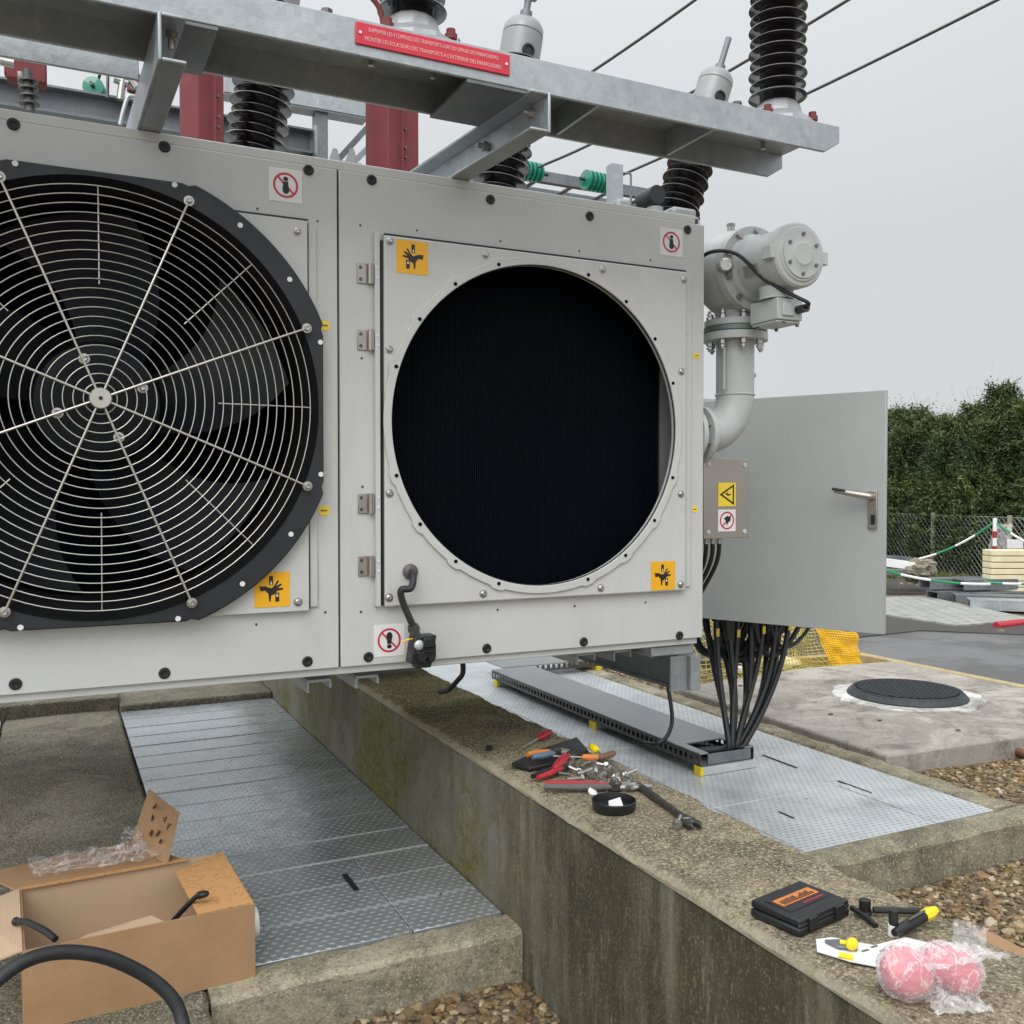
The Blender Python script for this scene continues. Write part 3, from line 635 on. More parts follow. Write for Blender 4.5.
# stickers -------------------------------------------------------
def card(x, z, w, h_, mat, name='warning_sticker', y=FY - .0009, lab=None):
    o = MB().box(x - w / 2, x + w / 2, y, y + .0008, z - h_ / 2, z + h_ / 2).build(name, M[mat], CAB)
    if lab: o['label'] = lab
    return o
def flatpoly(m, poly, x, z, s_, y, flip=1, rot=0):
    c_, sn = math.cos(rot), math.sin(rot)
    pp = [(flip * (p[0] * c_ - p[1] * sn) * s_, (p[0] * sn + p[1] * c_) * s_) for p in poly]
    m.prism(pp, (x, y, z), (1, 0, 0), (0, 0, 1), (0, -1, 0), .0004)
def prohib(x, z, w, y, upside=False):
    k = card(x, z, w, w, 'sticker_white', y=y - .0009, lab='white prohibition sticker with red ring')
    m = MB(); n = 48; r1, r2 = .38 * w, .315 * w
    A = [(x + r1 * math.cos(2 * pi * i / n), y - .0013, z + r1 * math.sin(2 * pi * i / n)) for i in range(n)] + [(x + r2 * math.cos(2 * pi * i / n), y - .0013, z + r2 * math.sin(2 * pi * i / n)) for i in range(n)]
    m.add(A, [(i, (i + 1) % n, n + (i + 1) % n, n + i) for i in range(n)]); L = .34 * w; t_ = .030 * w; e_ = .7071
    m.add([(x - L * e_ - t_ * e_, y - .00125, z + L * e_ - t_ * e_), (x - L * e_ + t_ * e_, y - .00125, z + L * e_ + t_ * e_), (x + L * e_ + t_ * e_, y - .00125, z - L * e_ + t_ * e_), (x + L * e_ - t_ * e_, y - .00125, z - L * e_ - t_ * e_)], [(0, 1, 2, 3)])
    m.open = True; m.build('prohibition_ring', M['mark_red'], k, org=OC, flat=True)
    m = MB(); sg = -1 if upside else 1
    heel = [(.075 * math.cos(2 * pi * i / 16), .19 * sg + .065 * math.sin(2 * pi * i / 16)) for i in range(16)]
    sole = [(-.07, .11), (.07, .11), (.075, 0), (.105, -.12), (.09, -.2), (.04, -.255), (-.03, -.255), (-.085, -.2), (-.1, -.1), (-.075, 0)]
    flatpoly(m, heel, x, z, w, y - .0015); flatpoly(m, [(p[0], p[1] * sg) for p in sole], x, z, w, y - .0015)
    m.build('footprint_mark', M['mark_black'], k, org=OC, flat=True)
prohib(.492, .7015, .076, FY); prohib(1.564, .694, .076, FY); prohib(.7375, -.363, .078, FY, True)
def pinch(x, z, y, flip):
    k = card(x, z, .080, .080, 'sticker_orange', y=y - .0009, lab='orange hand crushing hazard sticker')
    s_ = .08; m = MB()
    hand = [(-.36, .10), (-.33, -.04), (-.2, -.02), (-.11, -.12), (-.09, -.33), (-.05, -.34), (-.03, -.17), (.06, -.13), (.14, -.04), (.3, -.01), (.31, .04), (.15, .04), (.27, .13), (.24, .17), (.1, .09), (.19, .24), (.15, .26), (.05, .1), (-.02, .04), (-.1, .06), (-.2, .1)]
    flatpoly(m, hand, x, z, s_, y - .0013, flip)
    for (cx, cz, o_) in ((-.03, .26, -1), (.14, -.22, 1)):
        flatpoly(m, [(cx - .055, cz - .13), (cx + .055, cz - .13), (cx + .055, cz + .13), (cx - .055, cz + .13)], x, z, s_, y - .0011, flip)
    m.build('pinch_mark', M['mark_black'], k, org=OC, flat=True)
    m = MB()
    for (cx, cz) in ((-.03, .20), (.14, -.16)): flatpoly(m, [(cx - .03, cz - .05), (cx + .03, cz - .05), (cx, cz + .06)], x, z, s_, y - .0017, flip)
    m.build('arrow_mark', M['sticker_white'], k, org=OC, flat=True)
pinch(.7925, .565, FY - .018, -1); pinch(1.528, -.235, FY - .018, 1); pinch(.453, -.225, FY - .016, 1)
for (x, z, w) in [(.581, .388, .030), (.578, -.046, .030), (1.652, .384, .022), (1.648, -.052, .022)]:
    hx = [(-.5, 0), (-.3, .38), (.3, .38), (.5, 0), (.3, -.38), (-.3, -.38)]
    m = MB(); flatpoly(m, hx, x, z, w, FY - .0005); k = m.build('arrow_tag', M['sticker_yellow'], CAB)
    m = MB(); flatpoly(m, [(-.26, -.06), (.26, -.06), (.26, .06), (-.26, .06)], x, z, w, FY - .0011); m.build('tag_mark', M['brown_plastic'], k, org=OC)
# supports under the cabinet
m = MB(); m.box(1.800, 1.812, 2.46, 3.6, -.63, -.52).box(1.786, 1.85, 2.46, 3.6, -.532, -.522).box(1.786, 1.85, 2.46, 3.6, -.635, -.625)
m.build('support_beam', M['galvanised_dark'], CAB); MB().box(1.815, 1.853, 2.44, 2.455, -.633, -.523).box(1.75, 1.853, 2.456, 2.462, -.633, -.523).build('beam_end', M['galvanised'], CAB)
for (x, y) in ((.58, 2.26), (.70, 2.26), (1.35, 2.3), (1.47, 2.3), (1.60, 2.3)):
    m = MB(); m.box(x - .028, x + .028, y - .002, y + .3, -.462, -.456).box(x - .03, x - .025, y - .002, y + .3, -.486, -.462).box(x + .025, x + .03, y - .002, y + .3, -.478, -.462)
    m.build('fixing_bracket', M['galvanised'], CAB)
MB().box(1.52, 1.665, 2.225, 2.6, -.468, -.442).build('corner_foot', M['galvanised'], CAB, bevel=.003)

# hanging connector
cc = thing('cable_connector', 'black plug connector hanging from a stub of cable below the empty opening', 'connector', (.80, 2.14, -.45))
MB().lathe((.785, FY - .018, -.196), (0, -1, 0), [(0, .019), (.006, .019), (.010, .014), (.012, .010)], 24).build('grommet', M['grey_plastic'], cc)
path = catmull([(.785, FY - .015, -.196), (.784, FY - .045, -.205), (.772, FY - .06, -.232), (.750, FY - .055, -.236), (.754, FY - .05, -.262), (.772, FY - .05, -.305), (.782, FY - .05, -.325)], 8)
MB().tube(path, .0085, 12).build('cable', M['hose_rubber'], cc)
MB().cyl((.780, FY - .05, -.322), (.787, FY - .05, -.347), .013, n=16).cyl((.782, FY - .05, -.329), (.784, FY - .05, -.336), .015, n=16).build('cable_gland', M['dark_steel'], cc)
N0 = None
m = MB(); m.obox((.812, FY - .05, -.412), (.032, 0, 0), (0, .022, 0), (.006, 0, .038)); m.obox((.815, FY - .052, -.452), (.022, 0, 0), (0, .018, 0), (.003, 0, .012)); m.obox((.824, FY - .062, -.392), (.016, 0, 0), (0, .02, 0), (0, 0, .014))
m.obox((.846, FY - .05, -.42), (.006, 0, 0), (0, .014, 0), (0, 0, .022)); m.cyl((.80, FY - .086, -.43), (.80, FY - .06, -.43), .014, n=6); m.cyl((.83, FY - .084, -.437), (.83, FY - .06, -.437), .010, n=8)
for k in range(4): m.obox((.815, FY - .073, -.405 - .014 * k), (.029 - .002 * k, 0, 0), (0, .003, 0), (0, 0, .003))
m.v = [(.801 + (p[0] - .812) * .86, p[1], -.380 + (p[2] + .412) * .86) for p in m.v]; m.build('plug_body', M['black_plastic'], cc, bevel=.003)
MB().ball((.788, FY - .073, -.368), .0125, 14, 8, (1, .5, 1)).build('steel_boss', M['galvanised_edge'], cc)
MB().tube(catmull([(.778, FY - .055, -.355), (.764, FY - .06, -.355), (.752, FY - .052, -.360)], 5), .002, 6).build('loose_wire', M['yellow_plastic'], cc)

# ================================================================ OPEN CONTROL BOX
H = Vector((2.285, 3.085, 0)); Rr = Vector((2.618, 2.402, 0)); du = (Rr - H).normalized(); L = (Rr - H).length; nn = Vector((du.y, -du.x, 0))
if nn.y > 0: nn = -nn
CB2 = thing('control_box', 'grey control box whose wide open door swings out beside the cooler', 'control box', (2.7, 3.3, -.51))
MB().box(2.30, 3.12, 3.09, 3.10, -.50, .35).box(2.30, 2.31, 3.10, 3.42, -.50, .35).box(3.11, 3.12, 3.10, 3.42, -.50, .35).box(2.30, 3.12, 3.42, 3.43, -.50, .35).box(2.31, 3.11, 3.10, 3.42, .34, .35).box(2.31, 3.11, 3.10, 3.42, -.50, -.49).build('box_body', M['door_paint'], CB2)
MB().box(2.29, 3.13, 3.085, 3.44, .352, .372).build('box_roof', M['pump_paint'], CB2, bevel=.003)
ctr = (H + Rr) / 2
dr = MB().obox(Vector((ctr.x, ctr.y, -.075)), du * L / 2, nn * .011, Vector((0, 0, .426))).build('box_door', M['door_paint'], CB2, bevel=.002)
def dp_(s_, o_, z_): p = H + du * s_ + nn * o_; return Vector((p.x, p.y, z_))
MB().obox(dp_(L - .04, .015, -.066), du * .015, nn * .006, (0, 0, .066)).build('handle_plate', M['stainless'], dr, org=ORG[CB2.name], bevel=.002)
MB().obox(dp_(L - .038, .0225, -.100), du * .007, nn * .0018, (0, 0, .017)).build('key_slot', M['mark_black'], dr, org=ORG[CB2.name])
m = MB(); m.tube([dp_(L - .04, .02, -.022), dp_(L - .045, .04, -.019), dp_(L - .07, .05, -.015), dp_(L - .16, .062, .002)], .011, 12, rs=[.013, .013, .0125, .008]); m.build('door_handle', M['stainless'], dr, org=ORG[CB2.name])
MB().tube([dp_(L - .120, .0645, .000), dp_(L - .165, .069, .008)], .0052, 8).build('handle_grip', M['mark_black'], dr, org=ORG[CB2.name])
# cables down into the tray
random.seed(4)
cabs = [(720, 0), (728, 1), (736, 2), (747, 3), (757, 4), (769, 5), (777, 6), (712, 7)]
def at(u, v, Y=None, Z=None, X=None, D=None):
    d = FWD * FPX + RIGHT * (u - 512) + UP * (512 - v)
    k = Y / d.y if Y is not None else Z / d.z if Z is not None else X / d.x if X is not None else D / FPX
    return d * k
names = ['leftmost', 'second', 'third', 'fourth', 'fifth', 'sixth', 'seventh', 'eighth']
rows = [(3.13, [2.455, 2.515, 2.57, 2.635, 2.70, 2.775, 2.845], 'front'), (3.25, [2.50, 2.56, 2.62, 2.68, 2.75, 2.83, 2.90], 'back')]
ordn = ['first', 'second', 'third', 'fourth', 'fifth', 'sixth', 'seventh']
for yy, tl_, rn in rows:
    for i, x in enumerate(tl_):
        ex = 2.30 + .018 * (i % 5); r_ = .0118; o2 = 0 if rn == 'front' else .012; f_ = min(1, max(0, (x - 2.455) / .445 + (.0, .16, -.10, .12, -.16, .06, -.04)[i]))
        p = bez((x, yy, -.50), (x + .014 * math.sin(i * 2.1), yy, -.70 - .02 * (i % 3)), (2.43 + f_ * .30, 3.05 + o2 * 2, -.86 + .02 * (i % 3)), (2.395 + f_ * .10, 2.968 + .022 * (i % 2) + o2, -1.000), 22)
        p += bez(p[-1], p[-1] + Vector((-.004, -.002, -.03)), (ex + .05, 3.01 + o2, -1.040), (ex, 3.12 + .01 * i, -1.052), 8)[1:]
        o = thing('power_cable', 'black cable from control box to tray, %s from the left, %s row' % (ordn[i], rn), 'cable', (x, yy, -1.06), 'black cables below the control box')
        MB().tube(p, r_, 12).build('cable_sheath', M['rubber'], o)
        MB().cyl((x, yy, -.535), (x, yy, -.50), r_ * 1.5, n=12).build('cable_gland', M['black_plastic'], o)
        if rn == 'front' and i % 2 == 0: MB().obox(p[3 + i % 2] + Vector((-.003, -r_ - .0015, 0)), (.0075, 0, 0), (0, .0015, 0), (0, 0, .016)).build('cable_marker', M['tag_ochre'], o)
loops = [((2.47, 3.15), (3.00, 3.30), -.68, .014), ((2.55, 3.2), (2.93, 3.2), -.70, .012), ((2.50, 3.12), (2.80, 3.22), -.67, .016), ((2.58, 3.18), (2.90, 3.28), -.655, .012), ((2.48, 3.24), (2.86, 3.14), -.715, .013), ((2.62, 3.1), (2.97, 3.3), -.60, .006), ((2.46, 3.30), (2.74, 3.28), -.69, .018), ((2.60, 3.3), (2.99, 3.2), -.645, .010), ((2.72, 3.11), (3.10, 3.2), -.655, .008), ((2.64, 3.11), (3.04, 3.22), -.70, .011), ((2.52, 3.12), (2.72, 3.2), -.64, .017)]
for i, (a, b_, lo, r_) in enumerate(loops):
    o = MB().tube(bez((a[0], a[1], -.49), (a[0], a[1], lo - .09), (b_[0] - .12, b_[1], lo - .07), (b_[0], b_[1], -.49), 26), r_, 10).build('slack_cable', M['rubber'])
    tag(o, ['black cable loop that reaches furthest right under the control box door', 'black cable looping in a shallow curve behind the dropping cables', 'thick black cable loop low on the left under the control box', 'black cable loop curving up at the middle of the control box', 'lowest of the black cable loops under the control box', 'thin black wire looping under the right end of the control box', 'thick black cable loop furthest back under the control box', 'black cable loop behind the rightmost one', 'thin black cable loop swinging out past the yellow mesh top', 'black cable loop just inside the outermost thin one', 'thickest short black cable loop under the control box'][i], 'cable', 'slack cable loops below the control box')
p = catmull([(1.95, 2.9, -.48), (1.965, 2.9, -.62), (1.985, 2.93, -.8), (1.97, 3.0, -.93), (1.93, 3.1, -1.02), (1.86, 3.2, -1.085)], 8)
p = catmull([at(667, 660, Y=3.25), at(668, 685, Y=3.25), at(671, 705, Y=3.22), at(672, 722, Y=3.2), at(667, 736, Y=3.18), at(657, 744, Y=3.18), at(645, 743, Y=3.25)], 8)
tag(MB().tube(p, .0085, 10).build('hanging_cable', M['rubber']), 'single black cable hanging from the support beam beside the long tray', 'cable')
p = catmull([(.93, 2.35, -.43), (.955, 2.35, -.47), (.95, 2.38, -.53), (.93, 2.45, -.58), (.90, 2.6, -.6)], 6)
p = catmull([at(462, 655, Y=2.6), at(463, 672, Y=2.6), at(458, 680, Y=2.62), at(448, 690, Y=2.7), at(440, 692, Y=2.9)], 6)
tag(MB().tube(p, .008, 10).build('hanging_cable', M['rubber']), 'short black cable end poking out under the cooler above the wall', 'cable')

# cable tray
TR = thing('cable_tray', 'long low covered metal cable tray on the pale tread plates', 'cable tray', (2.37, 3.9, -1.094))
MB().box(2.24, 2.505, 3.10, 4.87, -1.018, -1.012).box(2.24, 2.28, 2.95, 3.10, -1.018, -1.012).box(2.46, 2.505, 2.95, 3.10, -1.018, -1.012).build('tray_cover', M['galvanised_tray'], TR, bevel=.001)
m = MB(); y = 2.95
for xx in (2.241, 2.500):
    m.box(xx, xx + .003, 2.95, 4.87, -1.030, -1.019).box(xx, xx + .003, 2.95, 4.87, -1.062, -1.050)
    y = 2.95
    while y < 4.86: m.box(xx, xx + .003, y, y + .014, -1.050, -1.030); y += .034
m.box(2.244, 2.50, 2.95, 4.87, -1.064, -1.061); m.build('perforated_side', M['dark_steel'], TR)
for (yy, nm) in ((2.955, 0), (3.75, 0), (4.80, 0)):
    MB().box(2.236, 2.51, yy - .02, yy + .02, -1.0945, -1.065).build('tray_foot', M['galvanised_edge'], TR, bevel=.001)
    MB().box(2.231, 2.2365, yy - .021, yy + .021, -1.0945, -1.062).box(2.2365, 2.244, yy - .0225, yy - .0202, -1.0945, -1.062).build('foot_cap', M['yellow_plastic'], TR)
m = MB(); m.box(2.28, 2.49, 2.952, 2.956, -1.062, -1.02).build('tray_end', M['galvanised_dark'], TR)
T2 = thing('cable_tray', 'short perforated tray lying crosswise behind the long cable tray', 'cable tray', (2.9, 5.0, -1.094))
MB().box(2.35, 3.05, 4.95, 5.2, -1.03, -1.024).build('tray_cover', M['galvanised_tray'], T2, bevel=.001)
m = MB(); x = 2.35
while x < 3.04: m.box(x, x + .02, 4.948, 4.951, -1.055, -1.031); x += .036
m.box(2.35, 3.05, 4.948, 4.951, -1.066, -1.055).build('perforated_side', M['dark_steel'], T2)
MB().box(2.97, 3.0, 4.93, 5.22, -1.0945, -1.067).build('tray_foot', M['yellow_plastic'], T2); MB().box(3.052, 3.13, 4.94, 5.0, -1.0945, -1.05).build('end_bracket', M['galvanised'], T2, bevel=.002)

rnd = random.Random(9); m = MB(); m.open = True
for _ in range(90):
    x, y = (rnd.uniform(1.42, 2.9), rnd.uniform(2.2, 4.6)) if rnd.random() < .7 else (rnd.uniform(.32, 1.02), rnd.uniform(2.3, 4.8))
    c0 = Vector((x, y, -1.0915)); a = rnd.uniform(0, 6.28); r_ = rnd.uniform(.002, .006); m.add([c0 + Vector((math.cos(a + k * 1.5) * r_ * rnd.uniform(.4, 1.3), math.sin(a + k * 1.5) * r_ * rnd.uniform(.4, 1.3), rnd.uniform(0, .002))) for k in range(4)], [(0, 1, 2, 3)])
o = m.build('debris', M['soil'], org=(0, 0, 0), flat=True); o['kind'] = 'stuff'; o['label'] = 'tiny dark leaf crumbs scattered over the tread plates'; o['category'] = 'debris'
# ================================================================ STAINLESS TERMINAL BOX
SB = thing('terminal_box', 'small stainless terminal box with hazard stickers mounted beside the cooler', 'terminal box', (1.84, 2.34, -.14))
MB().box(1.757, 1.922, 2.302, 2.39, -.139, .094).build('box_body', M['stainless'], SB, bevel=.003)
MB().box(1.753, 1.926, 2.296, 2.3015, -.143, .098).build('box_lid', M['stainless'], SB, bevel=.0015)
MB().box(1.68, 1.757, 2.35, 2.356, -.08, .04).build('mounting_bracket', M['galvanised_dark'], SB)
for (x, z) in ((1.772, .079), (1.908, .079), (1.772, -.124), (1.908, -.124)): MB().lathe((x, 2.296, z), (0, -1, 0), [(0, .0075), (.002, .007), (.003, .004), (.0022, .001)], 14).build('screw', M['galvanised_edge'], SB)
OS = ORG[SB.name]
k1 = MB().box(1.806, 1.872, 2.2945, 2.2958, -.046, .025).build('hazard_sticker', M['sticker_yellow'], SB)
m = MB(); tri = [(-.028, 0), (.026, .032), (.026, -.032)]; ins = [(-.018, 0), (.021, .023), (.021, -.023)]
vs = [(1.839 + p[0], 2.2938, -.0105 + p[1]) for p in tri + ins]; m.add(vs, [(0, 1, 4, 3), (1, 2, 5, 4), (2, 0, 3, 5)]); m.open = True
m.add([(1.839 + x, 2.2938, -.0105 + z) for x, z in ((-.010, .001), (.003, .007), (.002, .001), (.014, .002), (.014, -.001), (.0, -.005), (.001, -.001))], [(0, 1, 2, 3, 4, 5, 6)])
m.build('voltage_mark', M['mark_black'], k1, org=OS, flat=True)
k2 = MB().box(1.806, 1.872, 2.2945, 2.2958, -.122, -.056).build('prohibition_sticker', M['sticker_white'], SB)
m = MB(); n = 36; x, z = 1.839, -.089
A = [(x + r_ * math.cos(2 * pi * i / n), 2.2938, z + r_ * math.sin(2 * pi * i / n)) for r_ in (.027, .0225) for i in range(n)]; m.add(A, [(i, (i + 1) % n, n + (i + 1) % n, n + i) for i in range(n)])
m.add([(x - .018, 2.2936, z - .015), (x - .015, 2.2936, z - .018), (x + .018, 2.2936, z + .015), (x + .015, 2.2936, z + .018)], [(0, 1, 2, 3)]); m.open = True; m.build('prohibition_ring', M['mark_red'], k2, org=OS, flat=True)
m = MB(); m.add([(x + a, 2.2933, z + b_) for a, b_ in ((-.012, .006), (.0, .014), (.014, .010), (.012, -.001), (.004, -.006), (.0, -.016), (-.003, -.006), (-.006, .002))], [tuple(range(8))]); m.open = True; m.build('hand_mark', M['mark_black'], k2, org=OS, flat=True)
for i, x in enumerate((1.775, 1.80, 1.825, 1.85)):
    MB().cyl((x, 2.345, -.162), (x, 2.345, -.139), .009, n=12).build('cable_gland', M['bolt_steel'], SB)
    p = bez((x, 2.345, -.16), (x + .003, 2.345, -.25), (1.78 + .02 * i, 2.40, -.27), (1.715 + .012 * i, 2.45, -.40 - .03 * i), 14)
    tag(MB().tube(p, .0068, 8).build('instrument_cable', M['rubber']), 'thin black cable curling below the stainless terminal box, %s from the left' % ['first', 'second', 'third', 'fourth'][i], 'cable', 'cables under the stainless terminal box')

# ================================================================ OIL PUMP AND PIPE
PX, PY = 1.855, 2.28
PU = thing('oil_pump', 'light grey oil circulation pump with motor drum on a flanged elbow pipe', 'pump', (PX, PY, .07))
m = MB(); cz = .27; pts = [(PX, PY, .452), (PX, PY, .40), (PX, PY, .30)]
for k in range(0, 10): a = R(10 * k); pts.append((PX - .12 * (1 - math.cos(a)), PY, .285 - .12 * math.sin(a)))
pts.append((1.70, PY, .165)); m.tube(pts, .0565, 32)
m.build('elbow_pipe', M['pump_paint'], PU, angle=50)
MB().ring((PX, PY, .288), (0, 0, 1), .057, .003, 48).build('weld_bead', M['pump_paint'], PU)
MB().cyl((1.716, PY, .165), (1.732, PY, .165), .085, n=40).cyl((1.68, PY, .165), (1.694, PY, .165), .085, n=40).build('wall_flange', M['pump_paint'], PU, bevel=.002)
for k in range(8):
    m = MB(); a = R(22.5 + 45 * k); m.hexa((1.732, PY + .068 * math.cos(a), .165 + .068 * math.sin(a)), (1, 0, 0), .009, .009); m.cyl((1.66, PY + .068 * math.cos(a), .165 + .068 * math.sin(a)), (1.742, PY + .068 * math.cos(a), .165 + .068 * math.sin(a)), .005, n=8); m.build('flange_bolt', M['bolt_steel'], PU)
MB().cyl((PX, PY, .448), (PX, PY, .470), .096, n=48).build('pipe_flange', M['pump_paint'], PU, bevel=.002)
MB().cyl((PX, PY, .474), (PX, PY, .486), .094, n=48).build('valve_disc', M['galvanised_dark'], PU, bevel=.001)
MB().cyl((PX, PY, .470), (PX, PY, .4738), .090, n=48).cyl((PX, PY, .486), (PX, PY, .4898), .090, n=48).build('gasket', M['tape_green'], PU)
MB().cyl((PX, PY, .490), (PX, PY, .508), .092, n=48).build('pump_flange', M['pump_paint'], PU, bevel=.002)
for k in range(8):
    m = MB(); a = R(22.5 + 45 * k); x, y = PX + .078 * math.cos(a), PY + .078 * math.sin(a)
    m.cyl((x, y, .418), (x, y, .538), .005, n=8).hexa((x, y, .508), (0, 0, 1), .010, .012).hexa((x, y, .524), (0, 0, 1), .008, .006).hexa((x, y, .434), (0, 0, 1), .010, .014).hexa((x, y, .424), (0, 0, 1), .009, .006)
    m.build('stud_bolt', M['bolt_steel'], PU)
MB().tube([(1.79, PY - .03, .30), (1.79, PY - .03, .447)], .004, 8).build('drain_tube', M['pump_paint'], PU)
MB().hexa((PX + .057, PY, .352), (1, 0, 0), .012, .012).cyl((PX + .069, PY, .352), (PX + .076, PY, .352), .007, n=10).build('vent_plug', M['pump_paint'], PU)
ZA = .648
m = MB(); m.lathe((PX, 2.215, ZA), (0, 1, 0), [(0, .116), (.02, .122), (.06, .13), (.10, .125), (.14, .10), (.17, .06), (.18, .0)], 48)
m.lathe((PX, PY, .505), (0, 0, 1), [(0, .062), (.02, .060), (.05, .068), (.09, .085), (.12, .09)], 32)
m.build('pump_casing', M['pump_paint'], PU, angle=50)
MB().lathe((PX, 2.19, ZA), (0, 1, 0), [(0, .122), (.016, .124), (.028, .124)], 48).build('casing_flange', M['pump_paint'], PU, bevel=.003)
for k in range(10): a = R(18 + 36 * k); MB().hexa((PX + .109 * math.cos(a), 2.19, ZA + .109 * math.sin(a)), (0, -1, 0), .0085, .012).build('casing_bolt', M['bolt_steel'], PU)
MB().lathe((PX, 2.0, ZA), (0, 1, 0), [(0, .072), (.004, .076), (.006, .084), (.012, .0895), (.045, .090), (.05, .086), (.10, .084), (.17, .086), (.178, .096), (.19, .10)], 56).build('motor_drum', M['pump_paint'], PU, angle=30)
MB().lathe((PX, 1.992, ZA), (0, 1, 0), [(0, .030), (.004, .036), (.004, .066), (.010, .068)], 48).build('motor_cap', M['pump_paint'], PU, bevel=.001)
for k in range(6): a = R(30 + 60 * k); MB().hexa((PX + .054 * math.cos(a), 1.997, ZA + .054 * math.sin(a)), (0, -1, 0), .0052, .006).build('cap_screw', M['galvanised_dark'], PU)
for sg in (-1, 1): MB().box(PX + sg * .093 - .010, PX + sg * .093 + .010, 2.008, 2.045, ZA - .018, ZA + .018).build('drum_lug', M['pump_paint'], PU, bevel=.002)
m = MB(); a = R(200); MB().obox((PX + .0855 * math.cos(a), 2.115, ZA + .0855 * math.sin(a)), (math.cos(a) * .001, 0, math.sin(a) * .001), (0, .03, 0), (-math.sin(a) * .016, 0, math.cos(a) * .016)).build('name_plate', M['cap_grey'], PU, bevel=.0005)
MB().lathe((PX - .01, 2.09, ZA - .075), (0, 0, -1), [(0, .048), (.03, .046), (.035, .05)], 24).build('box_neck', M['pump_paint'], PU)
MB().box(PX - .045, PX + .045, 2.045, 2.16, ZA - .172, ZA - .112).box(PX - .03, PX + .01, 2.039, 2.045, ZA - .162, ZA - .124).box(PX - .042, PX + .042, 2.05, 2.155, ZA - .180, ZA - .1725).build('motor_terminal_box', M['pump_paint'], PU, bevel=.004)
for (x, y) in ((PX + .035, 2.055), (PX + .035, 2.14), (PX - .035, 2.03), (PX - .035, 2.14)): MB().hexa((x, y, ZA - .181), (0, 0, -1), .005, .006).build('box_screw', M['dark_steel'], PU)
MB().cyl((PX + .028, 2.010, ZA - .142), (PX + .028, 2.045, ZA - .142), .012, n=12).build('box_gland', M['dark_steel'], PU)
MB().tube(catmull([(PX + .028, 2.012, ZA - .142), (PX + .018, 1.995, ZA - .132), (PX - .01, 2.02, ZA - .11), (PX - .06, 2.08, ZA - .06), (PX - .115, 2.13, ZA + .015), (PX - .15, 2.2, ZA + .035), (PX - .175, 2.26, ZA + .01)], 8), .0055, 8).build('motor_cable', M['rubber'], PU)
MB().cyl((PX - .01, 2.29, ZA + .126), (PX - .01, 2.29, ZA + .146), .011, n=12).hexa((PX - .01, 2.29, ZA + .146), (0, 0, 1), .013, .008).build('vent_screw', M['bolt_steel'], PU)
MB().lathe((PX - .108, 2.20, ZA - .005), (-.5, -1, 0), [(0, .020), (.03, .020), (.034, .016)], 24).build('sight_glass', M['bolt_steel'], PU)
MB().box(1.69, 1.75, 2.33, 2.40, ZA - .14, ZA - .02).build('bracket', M['door_paint'], PU)

# ================================================================ TRANSFORMER TANK (behind) -- hidden bulk behind the cooler, seen under it
TK = thing('transformer', 'grey transformer tank standing on the mossy wall behind the cooler', 'transformer', (.9, 4.4, -.72))
MB().box(-1.6, 1.95, 3.45, 4.65, -.38, .78).build('tank', M['tank_grey'], TK, bevel=.01)
MB().box(-1.6, 1.95, 3.42, 4.68, .785, .81).build('tank_lid', M['tank_grey'], TK, bevel=.004)
MB().box(WX0 + .05, WX1 - .05, 3.6, 4.5, -.728, -.382).build('skid', M['galvanised_dark'], TK)

# ================================================================ GALVANISED ARRESTER FRAME
FRM = thing('support_frame', 'galvanised steel channel frame above the cooler carrying the arresters and a red notice', 'steel frame', (.9, 2.4, .78))
ZB, ZT = .8675, .940; FXE = 1.84
m = MB(); m.add([(-1.2, 1.85, ZB), (FXE - .05, 1.85, ZB), (FXE, 1.85, ZB + .03), (FXE, 1.85, ZT), (-1.2, 1.85, ZT)] + [(-1.2, 1.858, ZB), (FXE - .05, 1.858, ZB), (FXE, 1.858, ZB + .03), (FXE, 1.858, ZT), (-1.2, 1.858, ZT)],
    [(0, 1, 2, 3, 4), (9, 8, 7, 6, 5), (0, 5, 6, 1), (1, 6, 7, 2), (2, 7, 8, 3), (3, 8, 9, 4), (4, 9, 5, 0)])
m.add([(-1.2, 2.062, ZB), (FXE - .05, 2.062, ZB), (FXE, 2.062, ZB + .03), (FXE, 2.062, ZT), (-1.2, 2.062, ZT)] + [(-1.2, 2.07, ZB), (FXE - .05, 2.07, ZB), (FXE, 2.07, ZB + .03), (FXE, 2.07, ZT), (-1.2, 2.07, ZT)],
    [(0, 1, 2, 3, 4), (9, 8, 7, 6, 5), (0, 5, 6, 1), (1, 6, 7, 2), (2, 7, 8, 3), (3, 8, 9, 4), (4, 9, 5, 0)])
m.box(-1.2, FXE, 1.859, 2.061, ZT - .008, ZT - .0004)
m.build('main_beam', M['galvanised'], FRM, bevel=.002)
for xa, xb in ((.205, .29), (.795, .935)): MB().box(xa, xb, 1.852, 2.068, ZB - .007, ZB - .0005).build('batten_plate', M['galvanised_dark'], FRM)
for x in (1.12, 1.445, .235): MB().box(x, x + .008, 1.86, 2.06, ZB + .004, ZT - .009).build('stiffener', M['galvanised'], FRM)
